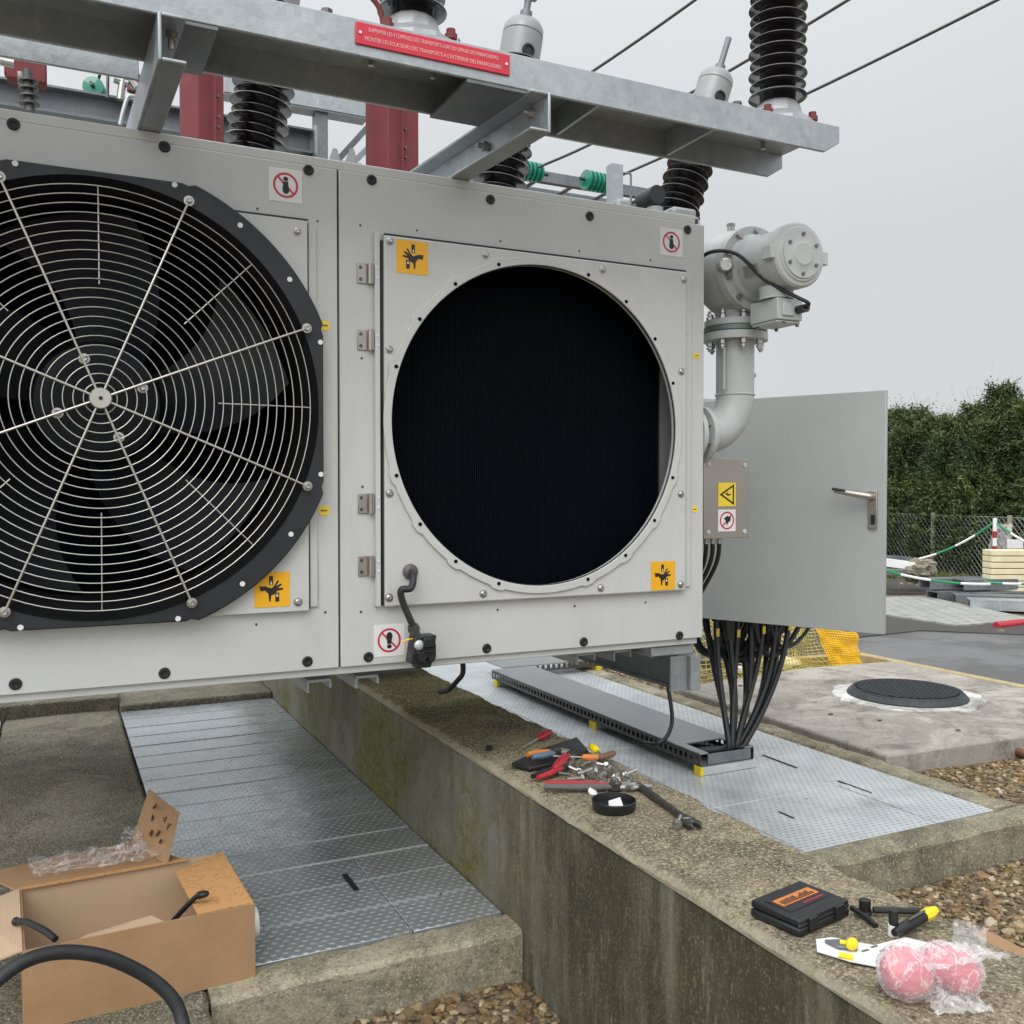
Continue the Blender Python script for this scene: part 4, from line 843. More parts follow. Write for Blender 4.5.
def arm(x0, sgn, dx, y1):   # UPN: web at x0, flanges toward sgn
    m = MB(); t_ = .007; z0, z1 = .7795, .867; Y0 = 1.836
    def q(x, y, z): return (x + dx * (y - Y0), y, z)
    for (xa, xb, za, zb) in ((x0, x0 + sgn * t_, z0, z1), (x0 + sgn * t_, x0 + sgn * .05, z1 - t_, z1), (x0 + sgn * t_, x0 + sgn * .05, z0, z0 + t_)):
        xa, xb = min(xa, xb), max(xa, xb)
        m.add([q(x, y, z) for z in (za, zb) for y in (Y0, y1) for x in (xa, xb)], [(0, 2, 3, 1), (4, 5, 7, 6), (0, 1, 5, 4), (2, 6, 7, 3), (0, 4, 6, 2), (1, 3, 7, 5)])
    return m.build('bracket_arm', M['galvanised'], FRM, bevel=.0025)
arm(.182, 1, -.02, 3.4); arm(.988, -1, -.09, 3.4); arm(-.62, 1, 0, 3.4)
MB().box(-1.2, .176, 2.16, 2.168, ZB - .002, .928).box(-1.2, .176, 2.168, 2.26, .92, .928).build('cross_angle', M['galvanised'], FRM, bevel=.002)
for (x, y, z, d) in ((.212, 1.90, .859, -1), (.962, 1.90, .842, 1), (.940, 2.10, .83, 1), (.62, 1.96, ZT - .008, -1), (.76, 1.96, ZT - .008, -1), (1.56, 1.92, ZT - .008, -1), (1.70, 1.98, ZT - .008, -1)):
    m = MB()
    if d == -1: m.hexa((x, y, z), (0, 0, -1), .012, .010).cyl((x, y, z - .03), (x, y, z), .0065, n=10)
    else: m.hexa((x + .014, y, z), (-1, 0, 0), .012, .012).cyl((x + .02, y, z), (x - .012, y, z), .0065, n=10)
    m.build('frame_bolt', M['bolt_steel'], FRM)
for x in (.285, .5, 1.52): MB().hexa((x, 1.866, ZT), (0, 0, 1), .012, .011).build('frame_bolt', M['dark_steel'], FRM)
PLT = MB().box(.553, .893, 1.8455, 1.8495, .8885, .9325).build('notice_plate', M['red_plate'], FRM, bevel=.0015)
for x in (.562, .884): MB().cyl((x, 1.8425, .911), (x, 1.846, .911), .003, n=10).build('rivet', M['white_mark'], PLT, org=ORG[FRM.name])
def text(s_, loc, size, mat, parent, rot=(pi / 2, 0, 0), wid=None, name='lettering'):
    cu = bpy.data.curves.new(name, 'FONT'); cu.body = s_; cu.size = size; cu.extrude = .0003; cu.align_x = 'CENTER'; cu.align_y = 'CENTER'
    o = bpy.data.objects.new('tmp', cu); COL.objects.link(o); dg = bpy.context.evaluated_depsgraph_get(); dg.update()
    me = bpy.data.meshes.new_from_object(o.evaluated_get(dg)); bpy.data.objects.remove(o)
    w = max(v.co.x for v in me.vertices) - min(v.co.x for v in me.vertices); k = (wid / w) if wid else 1
    Mx = Matrix.Rotation(rot[2], 4, 'Z') @ Matrix.Rotation(rot[0], 4, 'X')
    org = ORG[parent.name]
    for v in me.vertices:
        v.co = (Mx @ Vector((v.co.x * k, v.co.y, v.co.z))) + Vector(loc) - org
    me.materials.clear(); me.materials.append(mat); o = bpy.data.objects.new(name, me); COL.objects.link(o); o.parent = parent; return o
text('SUPPRIMER LES 4 CLIPPINGS DES TRANSPORTS LORS DU LEVAGE DES PARAFOUDRES', (.722, 1.8450, .9195), .0115, M['pink_mark'], PLT, wid=.286)
text('MONTER LES ECLATEURS DES TRANSPORTS A L\'EXTERIEUR DES PARAFOUDRES', (.722, 1.8450, .9015), .0115, M['pink_mark'], PLT, wid=.300)

# surge arresters on the beam
def sheds(p, d, L_, rc, r1, r2, pitch, drop=.008):
    prof = [(0, rc * 1.05)]; t_ = .01; i = 0
    while t_ < L_ - pitch:
        r_ = r1 if i % 2 == 0 else r2
        prof += [(t_, rc), (t_ + pitch * .30, rc), (t_ + pitch * .22, r_ - .002), (t_ + pitch * .25, r_), (t_ + pitch * .36, r_ - .001), (t_ + pitch * .72, rc + .004)]
        t_ += pitch; i += 1
    prof.append((L_, rc)); return MB().lathe(p, d, prof, 40)
def arrester(x, y, label, hang):
    z = ZT; r = thing('surge_arrester', label, 'surge arrester', (x, y, z), 'surge arresters standing on the steel frame')
    MB().lathe((x, y, z), (0, 0, 1), [(0, .094), (.010, .098), (.022, .094), (.046, .064), (.070, .057), (.078, .05)], 12, rot=.2).build('base_casting', M['aluminium'], r, bevel=.002, angle=25)
    sheds((x, y, z + .078), (0, 0, 1), .83, .046, .0755, .072, .029).build('housing', M['porcelain'], r, angle=60)
    MB().lathe((x, y, z + .905), (0, 0, 1), [(0, .06), (.05, .06), (.06, .03), (.10, .02)], 24).build('top_cap', M['aluminium'], r)
    for (a, rr) in ((-35, .082), (205, .078)):
        px, py = x + rr * math.cos(R(a)), y + rr * math.sin(R(a)) - .01
        MB().hexa((px, py, z + .028), (0, 0, 1), .014, .012).cyl((px, py, z + .004), (px, py, z + .05), .010, n=10).build('red_bolt', M['red_paint'], r)
    m = MB(); px = x + .095; m.add([(px - .01, y - .03, z), (px + .01, y + .03, z), (px + .025, y + .02, z + .07), (px + .005, y - .02, z + .055), (px - .008, y - .03, z), (px + .012, y + .03, z), (px + .027, y + .02, z + .07), (px + .007, y - .02, z + .055)], [(0, 1, 2, 3), (7, 6, 5, 4), (0, 4, 5, 1), (1, 5, 6, 2), (2, 6, 7, 3), (3, 7, 4, 0)])
    m.build('earth_tag', M['galvanised_dark'], r)
    return r
arrester(1.735, 1.965, 'tall black ribbed surge arrester at the right end of the steel beam', 0)
arrester(.715, 1.965, 'black ribbed surge arrester standing behind the red notice plate', 0)
tag(MB().tube(catmull([at(352, -20, Y=1.95), at(372, -2, Y=1.95), at(380, 10, Y=1.95), at(383, 24, Y=1.95)], 6), .006, 8).build('earthing_cable', M['red_paint']), 'red cable curving down to the beam beside the middle arrester', 'cable')

# tilted bushings on the transformer
def bushing(base, top, label, rk, stud_):
    base, top = Vector(base), Vector(top); d = (top - base); L_ = d.length; d.normalize(); base = base - d * .31; L_ += .31
    r = thing('bushing', label, 'bushing', base, 'tilted bushings on the transformer')
    MB().lathe(base - d * .03, d, [(0, .10 * rk), (.03, .10 * rk), (.035, .08 * rk), (.06, .07 * rk)], 24).build('turret', M['cap_grey'], r)
    sheds(base + d * .03, d, L_ - .07, .060 * rk, .098 * rk, .088 * rk, .031).build('housing', M['porcelain'], r, angle=60)
    c0 = base + d * (L_ - .05); s_ = rk
    MB().lathe(c0, d, [(-.08, .070 * s_), (0, .074 * s_), (.080 * s_, .074 * s_), (.081 * s_, .070 * s_), (.085 * s_, .074 * s_), (.11 * s_, .072 * s_), (.13 * s_, .060 * s_), (.142 * s_, .038 * s_), (.146 * s_, .02 * s_), (.15 * s_, .0)], 32).build('oil_cap', M['cap_grey'], r, angle=40)
    MB().lathe(c0 + d * .0 + Vector((0, -.066 * s_, 0)), (0, -1, 0), [(0, .024), (.012, .024), (.013, .017), (.008, .015), (.008, .0)], 20).build('level_glass', M['black_plastic'], r)
    m = MB().cyl(c0 + d * .145 * s_, c0 + d * .175 * s_, .022 * s_, n=16).cyl(c0 + d * .17 * s_, c0 + d * (.17 * s_ + stud_), .013 * s_, n=12)
    m.build('stud', M['galvanised_dark'], r)
    if stud_ < .12: MB().obox(c0 + d * (.17 * s_ + stud_), (.035, 0, 0), (0, .02, 0), (0, 0, .012)).hexa(c0 + d * (.17 * s_ + stud_) + Vector((.02, -.03, 0)), (0, 1, 0), .01, .06).build('clamp', M['aluminium'], r, bevel=.003)
    return r
bushing((2.235, 3.1, 1.119), (2.402, 3.1, 1.60), 'right tilted black bushing with grey cap and bare stud behind the beam end', .95, .13)
bushing((1.462, 3.1, 1.115), (1.545, 3.1, 1.61), 'middle tilted bushing whose grey cap stands right of the red notice', 1.0, .07)
bushing((.60, 3.1, 1.12), (.665, 3.1, 1.57), 'left tilted black bushing beside the red post, its cap above the frame', 1.0, .07)

# red cooling posts
def redpost(x0, x1, label):
    r = thing('red_post', label, 'post', ((x0 + x1) / 2, 2.96, .78), 'red steel posts behind the cooler')
    xm = x0 + .035
    MB().prism([(x0, 2.96), (xm, 2.90), (x1, 2.93), (x1, 3.03), (x0, 3.03)], (0, 0, .80), (1, 0, 0), (0, 1, 0), (0, 0, 1), .60).build('post_column', M['red_paint'], r, bevel=.004)
    MB().box(xm + .045, xm + .050, 2.896, 2.903, .82, 1.395).build('post_seam', M['red_paint'], r)
    for z in (1.07, 1.10, 1.16): MB().hexa((xm + .06, 2.912, z), (0, -1, 0), .005, .01).build('post_bolt', M['dark_steel'], r)
    MB().box(x0 - .03, x1 + .03, 2.87, 3.06, .785, .80).build('post_base', M['tank_grey'], r, bevel=.002)
redpost(.360, .474, 'left faded red steel post beside the left bushing')
redpost(.939, 1.088, 'wide red steel post below the red notice plate')
# frames and beams further back
IB = thing('background_beam', 'long dark steel beam seen between cooler top and frame', 'beam', (-.3, 3.5, 1.23))
MB().box(-2, .875, 3.50, 3.506, 1.243, 1.315).box(-2, .875, 3.46, 3.55, 1.315, 1.322).box(-2, .875, 3.46, 3.55, 1.234, 1.243).build('beam_section', M['galvanised_dark'], IB)
MB().box(.877, .885, 3.44, 3.56, 1.225, 1.33).box(.84, .885, 3.47, 3.53, .81, 1.22).box(-1.5, -1.45, 3.47, 3.53, .81, 1.23).build('end_plate', M['galvanised'], IB)
B3 = thing('background_beam', 'pale galvanised beam piece to the right of the left bushing', 'beam', (.9, 3.7, 1.49))
MB().box(.60, 1.16, 3.70, 3.706, 1.498, 1.56).box(.60, 1.16, 3.706, 3.78, 1.492, 1.498).build('beam_section', M['galvanised'], B3)
MB().box(.95, 1.0, 3.72, 3.77, .81, 1.49).build('beam_leg', M['galvanised_dark'], B3)
DB = thing('diagonal_brace', 'dark angled brace rising behind the cooler beside the red post', 'brace', (.95, 3.3, 1.1))
a, b_ = at(338, 160, Y=3.3), at(378, 116, Y=3.3); a = a - (b_ - a) * .5
MB().beam(a, b_, .02, .045, (0, 1, 0)).build('brace_bar', M['galvanised_dark'], DB)
MB().beam(a + Vector((.05, .1, 0)), b_ + Vector((.04, .1, -.03)), .02, .03, (0, 1, 0)).build('brace_bar', M['galvanised'], DB)
# steel bits on the lid visible just over the cabinet edge
lug = thing('lid_clamp', 'small grey clamp brackets on the lid near the diagonal brace', 'clamp', at(336, 160, Y=3.0))
for u in (328, 345): MB().prism([(0, 0), (.045, 0), (.03, .05), (.018, .05)], at(u, 163, Y=3.0), (1, 0, 0), (0, 0, 1), (0, 1, 0), .01).box(*sum([[at(u, 163, Y=3.0)[i] - .02 if j == 0 else at(u, 163, Y=3.0)[i] + .05 for j in (0, 1)] for i in (0, 1)], []), .80, at(u, 163, Y=3.0).z).build('clamp_bracket', M['cap_grey'], lug)
lug2 = thing('pipe_bracket', 'pale casting and black coupling on the tank lid beside the right bushing', 'bracket', at(655, 205, Y=2.7))
p = at(684, 209, Y=2.75); MB().obox(p + Vector((-.03, 0, -.03)), (.05, 0, 0), (0, .05, 0), (0, 0, .02)).build('casting', M['cap_grey'], lug2, bevel=.012); MB().obox(p + Vector((-.2, .1, -.02)), (.03, 0, 0), (0, .03, 0), (0, 0, .05)).build('mounting_block', M['cap_grey'], lug2, bevel=.012)
p = at(650, 198, Y=3.0); MB().cyl(p + Vector((0, -.05, 0)), p + Vector((0, .05, 0)), .035, n=16).build('coupling', M['black_plastic'], lug2)
p = at(655, 208, Y=2.9); MB().cyl(p + Vector((0, 0, -.3)), p + Vector((.0, 0, .0)), .03, n=16).build('valve_stub', M['cap_grey'], lug2)
# galvanised upright with hook
gp = thing('galvanised_upright', 'short galvanised flat upright with a wire hook above the cooler', 'post', (1.73, 2.9, .79))
p0, p1 = at(612, 205, Y=3.0), at(612, 163, Y=3.0); w = (at(623, 163, Y=3.0) - p1).length
MB().box(p1.x, p1.x + w, 3.0, 3.006, .80, p1.z).box(p1.x, p1.x + .005, 3.006, 3.04, .80, p1.z).build('upright_bar', M['galvanised'], gp)
MB().tube(catmull([(p1.x + w, 3.0, p1.z - .03), (p1.x + w + .03, 3.0, p1.z - .028), (p1.x + w + .034, 3.0, p1.z - .05), (p1.x + w + .034, 3.0, p1.z - .16)], 5), .004, 6).build('wire_hook', M['galvanised_dark'], gp)
# small hook post at left
gp = thing('hook_rod', 'bent steel rod hooked over a pipe left of the left bracket arm', 'rod', (.16, 3.0, .8))
MB().tube(catmull([at(120, 125, Y=3.0), at(123, 112, Y=3.0), at(127, 99, Y=3.0), at(130, 96, Y=3.0), at(138, 97, Y=3.0)], 5), .006, 8).build('rod', M['galvanised'], gp)
MB().cyl(at(124, 70, Y=3.4), at(120, 100, Y=3.4), .013, n=10).cyl(at(114, 79, Y=3.4), at(128, 84, Y=3.4), .012, n=10).cyl(at(128, 76, Y=3.4), at(136, 88, Y=3.4), .014, n=10).build('coupling', M['bolt_steel'], gp)
MB().cyl(at(134, 74, Y=3.5), at(133, 92, Y=3.5), .02, n=12).build('red_clip', M['red_paint'], gp)
MB().cyl(at(108, 70, Y=3.4), at(107.5, 98, Y=3.4), .005, n=8).build('thin_rod', M['dark_steel'], gp)
# far left switch: red block and small insulator
sw = thing('isolator_switch', 'dark red switch block on a small ribbed insulator at the far left', 'switch', (-.1, 3.2, .8))
p = at(27, 68, Y=3.3); MB().obox(p, (.055, 0, 0), (0, .03, 0), (0, 0, .05)).obox(p + Vector((-.05, 0, 0)), (.012, 0, 0), (0, .02, 0), (0, 0, .035)).build('switch_block', M['red_paint'], sw, bevel=.006)
p0 = at(30, 112, Y=3.2); p1 = at(27, 70, Y=3.2); m = MB(); m.cyl(p0, p1, .014, n=12); d = p1 - p0
for k in range(4): m.lathe(p0 + d * (.15 + .18 * k), d + Vector((.0, 0, 0)), [(0, .012), (.002, .028), (.007, .028), (.012, .012)], 20)
m.build('post_insulator', M['dark_steel'], sw)
MB().cyl(at(0, 61, Y=3.2), at(14, 64, Y=3.2), .012, n=10).cyl(at(20, 72, Y=3.25), at(21, 84, Y=3.25), .008, n=8).build('terminal_bolt', M['bolt_steel'], sw)
# distant lattice and glass insulators
LT = thing('distant_gantry', 'distant flat lattice gantry beam beyond the transformer', 'gantry', (3.6, 6.3, 2.1))
m = MB(); m.box(2.5, 4.35, 6.0, 6.01, 2.20, 2.27).box(2.5, 4.35, 6.35, 6.36, 2.20, 2.27)
for k in range(7): m.box(2.5 + .3 * k, 2.54 + .3 * k, 6.01, 6.35, 2.2, 2.206)
m.box(2.5, 4.35, 6.0, 6.05, 2.195, 2.2); m.build('lattice', M['galvanised_dark'], LT)
MB().box(4.10, 4.18, 6.1, 6.2, -1.2, 2.19).build('gantry_leg', M['galvanised_dark'], LT)
MB().box(4.05, 4.5, 5.97, 6.05, 2.06, 2.18).build('gantry_joint', M['tank_grey'], LT)
def glass_ins(c, d, label, n=6, r_=.062):
    d = Vector(d).normalized(); c = Vector(c); m = MB(); r = thing('glass_insulator', label, 'insulator', c, 'green glass insulator strings')
    for k in range(n): m.lathe(c + d * (k - n / 2) * .034, d, [(0, .02), (.004, r_), (.012, r_ + .003), (.018, r_ * .8), (.026, .025)], 24)
    m.build('glass_discs', M['green_glass'], r); MB().cyl(c - d * (n * .034 / 2 + .04), c + d * (n * .034 / 2 + .05), .012, n=8).build('insulator_core', M['dark_steel'], r)
w_a0, w_b0 = at(529, 171, D=6.2), at(597, 182, D=6.2)
glass_ins(w_a0, (1, .15, .02), 'green glass insulator string just above the middle bracket arm')
glass_ins(w_b0, (1, .15, .02), 'green glass insulator string beside the galvanised upright')
glass_ins(at(96, 92, D=5.4), (.25, 1, 0), 'green glass insulator seen end on over the left dark beam', 5, .055)
def wire(pts, label):
    P = [at(u, v, D=dd) for (u, v, dd) in pts]; tag(MB().tube(catmull(P, 6), .0085, 6).build('overhead_wire', M['dark_steel']), label, 'wire', 'overhead line wires')
wire([(538, 167.5, 6.1), (589, 145, 5.9), (687, 95, 5.5), (848, 0, 4.9), (960, -75, 4.5)], 'overhead wire passing just behind the right bushing stud')
wire([(606, 182, 6.1), (663, 157, 5.9), (802, 96, 5.4), (997, 0, 4.8), (1100, -55, 4.5)], 'overhead wire passing right of the tall arrester')
wire([(470, 150, 6.1), (593, 71, 5.6), (695, 0, 5.2), (780, -65, 4.8)], 'overhead wire leftmost across the sky between the two grey caps')
wire([(95, 90, 5.4), (101, 70, 5.3), (108, 30, 5.0)], 'short black wire rising from the left green insulator')

# ================================================================ CARDBOARD BOX
BX0, BX1, BY0, BY1, BZ0, BZ1 = -.067, .396, 2.135, 2.470, -1.092, -.925
BOX = thing('cardboard_box', 'open brown cardboard box standing on the concrete strip', 'box', (.16, 2.3, BZ0))
OB = ORG[BOX.name]; tk = .005; BOX.rotation_euler = (0, 0, R(2.5))
MB().box(BX0, BX1, BY0, BY0 + tk, BZ0, BZ1).build('box_side', M['cardboard'], BOX)
MB().box(BX0, BX0 + tk, BY0 + tk, BY1 - tk, BZ0, BZ1).build('box_side', M['cardboard'], BOX)
MB().box(BX1 - tk, BX1, BY0 + tk, BY1 - tk, BZ0, BZ1).build('box_side', M['cardboard'], BOX)
MB().box(BX0, BX1, BY1 - tk, BY1, BZ0, BZ1 + .004).build('box_side', M['cardboard_inner'], BOX)
MB().box(BX0 + tk, BX1 - tk, BY0 + tk, BY1 - tk, BZ0, BZ0 + .006).build('box_bottom', M['cardboard_inner'], BOX)
def slab4(a, b_, c_, d, th, m, name, lab=None, par=BOX):
    a, b_, c_, d = map(Vector, (a, b_, c_, d)); n_ = (b_ - a).cross(d - a).normalized() * th
    o = MB().add([a, b_, c_, d, a + n_, b_ + n_, c_ + n_, d + n_], [(3, 2, 1, 0), (4, 5, 6, 7), (0, 1, 5, 4), (1, 2, 6, 5), (2, 3, 7, 6), (3, 0, 4, 7)]).build(name, M[m], par)
    if lab: o['label'] = lab
    return o
slab4((BX1 - .003, BY0 + .004, BZ1 - .001), (BX1 - .003, BY1 - .004, BZ1 + .002), (BX1 - .125, BY1 - .045, BZ1 - .010), (BX1 - .120, BY0 + .02, BZ1 - .010), .004, 'cardboard_spotted', 'flap', 'right flap folded inward, brown spotted')
hA, hB = at(156, 861, Y=BY1 + .012), at(170, 863, Y=BY1 + .004)
slab4((BX0 - .01, BY1 + .001, BZ1), (BX1 - .10, BY1 + .001, BZ1), at(139, 842, Z=BZ1 + .002), at(-12, 872, Z=BZ1 - .006), .004, 'cardboard', 'flap', 'back flap folded outward')
FA, FB, FC, FD = at(139, 842, Z=BZ1 + .004), at(171, 864, Z=BZ1 + .006), at(184, 813, Y=BY1 + .05), at(155, 789, Y=BY1 + .10)
f3 = slab4(FA, FB, FC, FD, .004, 'cardboard', 'flap', 'raised flap with black handwriting scribbles')
slab4((BX0 + .001, BY0, BZ1), (BX0 + .001, BY1, BZ1), (BX0 - .11, BY1 - .02, BZ1 - .02), (BX0 - .10, BY0 + .03, BZ1 - .035), .004, 'cardboard_inner', 'flap', 'left flap folded outward')
slab4((BX0 + .09, BY0 + .008, BZ1 - .012), (BX0 + .27, BY0 + .008, BZ1 - .004), (BX0 + .25, BY0 + .05, BZ1 - .004), (BX0 + .12, BY0 + .05, BZ1 - .018), .004, 'cardboard_inner', 'flap', 'front flap folded down inside')
MB().box(BX0 + .004, BX1 - .09, BY1 - .016, BY1 - .004, BZ1 + .0045, BZ1 + .0075).build('box_rim', M['cardboard_spotted'], BOX)
# ink scribbles
random.seed(11); nF = (FB - FA).cross(FD - FA).normalized()
if nF.y > 0: nF = -nF
for (a, b_) in ((.30, .82), (.34, .62), (.62, .70), (.58, .42), (.78, .62), (.42, .36), (.7, .3)):
    c0 = FA + (FB - FA) * a + (FD - FA) * b_ * .95 + nF * .0046; e1 = (FB - FA).normalized(); e2 = (FD - FA).normalized()
    MB().tube([c0 + e1 * random.uniform(-.009, .009) + e2 * (.011 * math.sin(k * 1.9) + random.uniform(-.004, .004)) for k in range(9)], .0008, 5).build('ink_scribble', M['mark_black'], f3, org=OB)
# plastic film on the back flap
def film_sheet(name, label, cat, o, eu, ev, nu, nv, amp, m, seed, par=None, cfun=None):
    o, eu, ev = Vector(o), Vector(eu), Vector(ev); n_ = eu.cross(ev).normalized(); vs = []; fs = []
    if n_.z < 0: n_ = -n_
    for j in range(nv + 1):
        for i in range(nu + 1):
            a, b_ = i / nu, j / nv; q = Vector((a * 5 + seed, b_ * 4, seed)); k = abs(mnoise.noise(q)) * 2 + abs(mnoise.noise(q * 2.7)) * .9
            vs.append(o + eu * (a + .06 * mnoise.noise(q * 1.3)) + ev * (b_ + .08 * mnoise.noise(q * 1.7 + Vector((9, 0, 0)))) + n_ * (amp * k + .002))
    for j in range(nv):
        for i in range(nu): A = j * (nu + 1) + i; fs.append((A, A + 1, A + nu + 2, A + nu + 1))
    mm = MB(); mm.add(vs, fs, True); mm.open = True; ob = mm.build(name, M[m], par, angle=70)
    if par is None: tag(ob, label, cat)
    return ob
film_sheet('plastic_film', 'crumpled clear plastic film lying on the back flap of the cardboard box', 'plastic film', (-.05, BY1 + .012, BZ1 + .008), (.30, 0, 0), (-.01, .13, .0), 40, 22, .012, 'clear_film', 2)
film_sheet('plastic_film', 'peak of clear plastic film against the raised box flap', 'plastic film', (.14, BY1 + .10, BZ1 + .002), (.14, 0, .0), (.02, .05, .05), 24, 16, .012, 'clear_film', 5)
tag(MB().lathe((BX1 + .0065, 2.22, -1.0), (1, 0, 0), [(0, .034), (.018, .034), (.020, .030)], 28).build('tape_roll', M['white_plastic']), 'white round lid wedged against the right side of the cardboard box', 'lid')
# cable tie in box, black clip
p = catmull([(.235, 2.27, -.99), (.262, 2.235, -.945), (.285, 2.215, -.915), (.30, 2.20, -.905)], 6)
tag(MB().tube(p, .006, 10).ball(p[-1], .010, 10, 8, (1.3, 1, .8)).ball(p[-4], .009, 10, 8).build('box_plug', M['rubber']), 'small black cable plug poking out of the cardboard box', 'plug')
p = catmull([(-.075, 2.25, -.912), (-.055, 2.22, -.905), (-.02, 2.16, -.905), (.0, 2.12, -.91)], 6)
tag(MB().tube(p, .007, 10).ball(p[0], .009, 10, 6).build('cable_end', M['rubber']), 'black cable end lying over the left edge of the box', 'cable')
# black hose arching in front of the box
hp = catmull([at(-60, 1040, Y=1.75), at(-25, 1005, Y=1.78), at(0, 978, Y=1.80), at(30, 959, Y=1.82), at(65, 952, Y=1.84), at(105, 957, Y=1.85), at(145, 975, Y=1.86), at(172, 998, Y=1.85), at(183, 1025, Y=1.83), at(188, 1075, Y=1.78), (.14, 1.7, -1.25)], 8)
tag(MB().tube(hp, .0125, 16).build('rubber_hose', M['hose_rubber']), 'thick black rubber hose arching in front of the cardboard box', 'hose')

# ================================================================ TOOLS ON THE WALL
TZ = WZ + .004
TG = 'tools laid out on the wall'
def handle_pts(a, b_, r_): return MB().tube([a, a.lerp(b_, .12), a.lerp(b_, .5), a.lerp(b_, .88), b_], r_, 12, rs=[r_ * .7, r_, r_ * 1.05, r_, r_ * .6])
def V(x, y, z=0): return Vector((x, y, TZ + z))
# leather tool sleeve
sl = MB().prism([(at(u, v, Z=TZ + .01).x, at(u, v, Z=TZ + .01).y) for u, v in ((511, 763), (530, 768), (560, 762), (589, 751), (577, 737), (541, 749))], (0, 0, TZ), (1, 0, 0), (0, 1, 0), (0, 0, 1), .012).build('tool_sleeve', M['black_plastic'], bevel=.004)
tag(sl, 'flat black tapered tool sleeve lying across the wall top', 'tool sleeve')
def screwdriver(a, b_, hm, label, hl=.1, r_=.013, shaft=.003):
    r = thing('screwdriver', label, 'screwdriver', a, TG); d = (b_ - a).normalized(); h_ = a + d * hl
    handle_pts(a, h_, r_).build('handle', M[hm], r); MB().tube([h_, b_], shaft, 8).build('shaft', M['bolt_steel'], r); MB().ball(a, r_ * .75, 10, 8).build('handle_end', M['grey_plastic'], r)
screwdriver(V(1.32, 2.46, .014), V(1.18, 2.36, .008), 'red_plastic', 'short red and black screwdriver behind the black tool sleeve', .07, .011)
screwdriver(V(1.335, 2.245, .022), V(1.285, 1.935, .006), 'yellow_plastic', 'screwdriver with a yellow handle end and long shaft pointing to the bolts', .045, .010)
screwdriver(V(1.365, 2.175, .016), V(1.22, 2.13, .010), 'brown_plastic', 'stubby screwdriver with a brown handle at the wall edge', .065, .009)
screwdriver(V(1.30, 2.15, .018), V(1.18, 2.18, .03), 'orange_plastic', 'orange handled screwdriver lying over the red clamp', .045, .009)
def pliers(a, hinge, tip, spread, m1, m2, label, r_=.010):
    r = thing('pliers', label, 'pliers', a, TG); d = (hinge - a).normalized(); s_ = Vector((-d.y, d.x, 0))
    for sg, mm in ((1, m1), (-1, m2)):
        L_ = (hinge - a).length; MB().tube([a + s_ * sg * spread, a + d * L_ * .35 + s_ * sg * spread * 1.15, a + d * L_ * .75 + s_ * sg * spread * .6, hinge + s_ * sg * .006], r_, 10, rs=[r_ * .8, r_, r_, r_ * .6]).build('handle', M[mm], r)
    MB().cyl(hinge + Vector((0, 0, -.006)), hinge + Vector((0, 0, .008)), .016, n=16).build('pivot', M['dark_steel'], r)
    for sg in (1, -1): MB().tube([hinge + s_ * sg * .004, hinge.lerp(tip, .5) + s_ * sg * .010, tip + s_ * sg * .002], .006, 8, rs=[.009, .007, .003]).build('jaw', M['bolt_steel'], r)
pliers(V(1.075, 2.030, .010), V(1.225, 1.945, .010), V(1.31, 1.915, .008), .013, 'red_plastic', 'grey_plastic', 'long water pump pliers with red and grey handles in front', .0088)
pliers(V(1.13, 2.215, .028), V(1.21, 2.22, .026), V(1.26, 2.24, .022), .013, 'orange_plastic', 'blue_grey_plastic', 'orange and blue grey side cutters lying on the black sleeve', .009)
pliers(V(1.08, 2.09, .012), V(1.18, 2.125, .016), V(1.25, 2.19, .02), .009, 'black_plastic', 'red_plastic', 'black and red gripping pliers in the middle of the tools', .008)
r = thing('quick_clamp', 'bright red plastic clamp grip among the tools', 'clamp', V(1.17, 2.12), TG)
MB().tube([V(1.14, 2.105, .02), V(1.17, 2.125, .026), V(1.21, 2.165, .028), V(1.235, 2.19, .02)], .015, 10, rs=[.007, .012, .011, .007]).build('grip', M['red_plastic'], r)
MB().tube([V(1.235, 2.19, .018), V(1.27, 2.22, .014)], .006, 8).build('clamp_bar', M['dark_steel'], r)
MB().tube([V(1.15, 2.095, .012), V(1.175, 2.085, .008)], .005, 6).build('trigger', M['dark_steel'], r)
tag(MB().lathe(V(1.098, 2.405), (0, 0, 1), [(0, .010), (.012, .010), (.014, .006)], 10).build('rubber_plug', M['mark_black']), 'small black rubber plug alone on the mossy wall top', 'plug')
# adjustable wrench
w = thing('adjustable_wrench', 'dark steel adjustable wrench lying nearest the wall edge', 'wrench', V(1.26, 1.78), TG)
a, b_ = V(1.285, 1.945, .008), V(1.236, 1.640, .008); d = (b_ - a).normalized(); s_ = Vector((-d.y, d.x, 0))
MB().prism([(p_[0], p_[1] * .72) for p_ in [(0, -.010), (.04, -.014), (.16, -.011), (.24, -.010), (.265, -.022), (.30, -.026), (.318, -.014), (.29, -.004), (.288, .004), (.315, .013), (.30, .026), (.26, .020), (.235, .010), (.16, .010), (.04, .013), (0, .010)]], a - Vector((0, 0, .006)), d, s_, (0, 0, 1), .012).build('wrench_body', M['dark_steel'], w, bevel=.003)
MB().cyl(a + d * .27 - s_ * .012, a + d * .27 + s_ * .006, .007, n=12).build('adjuster', M['bolt_steel'], w)
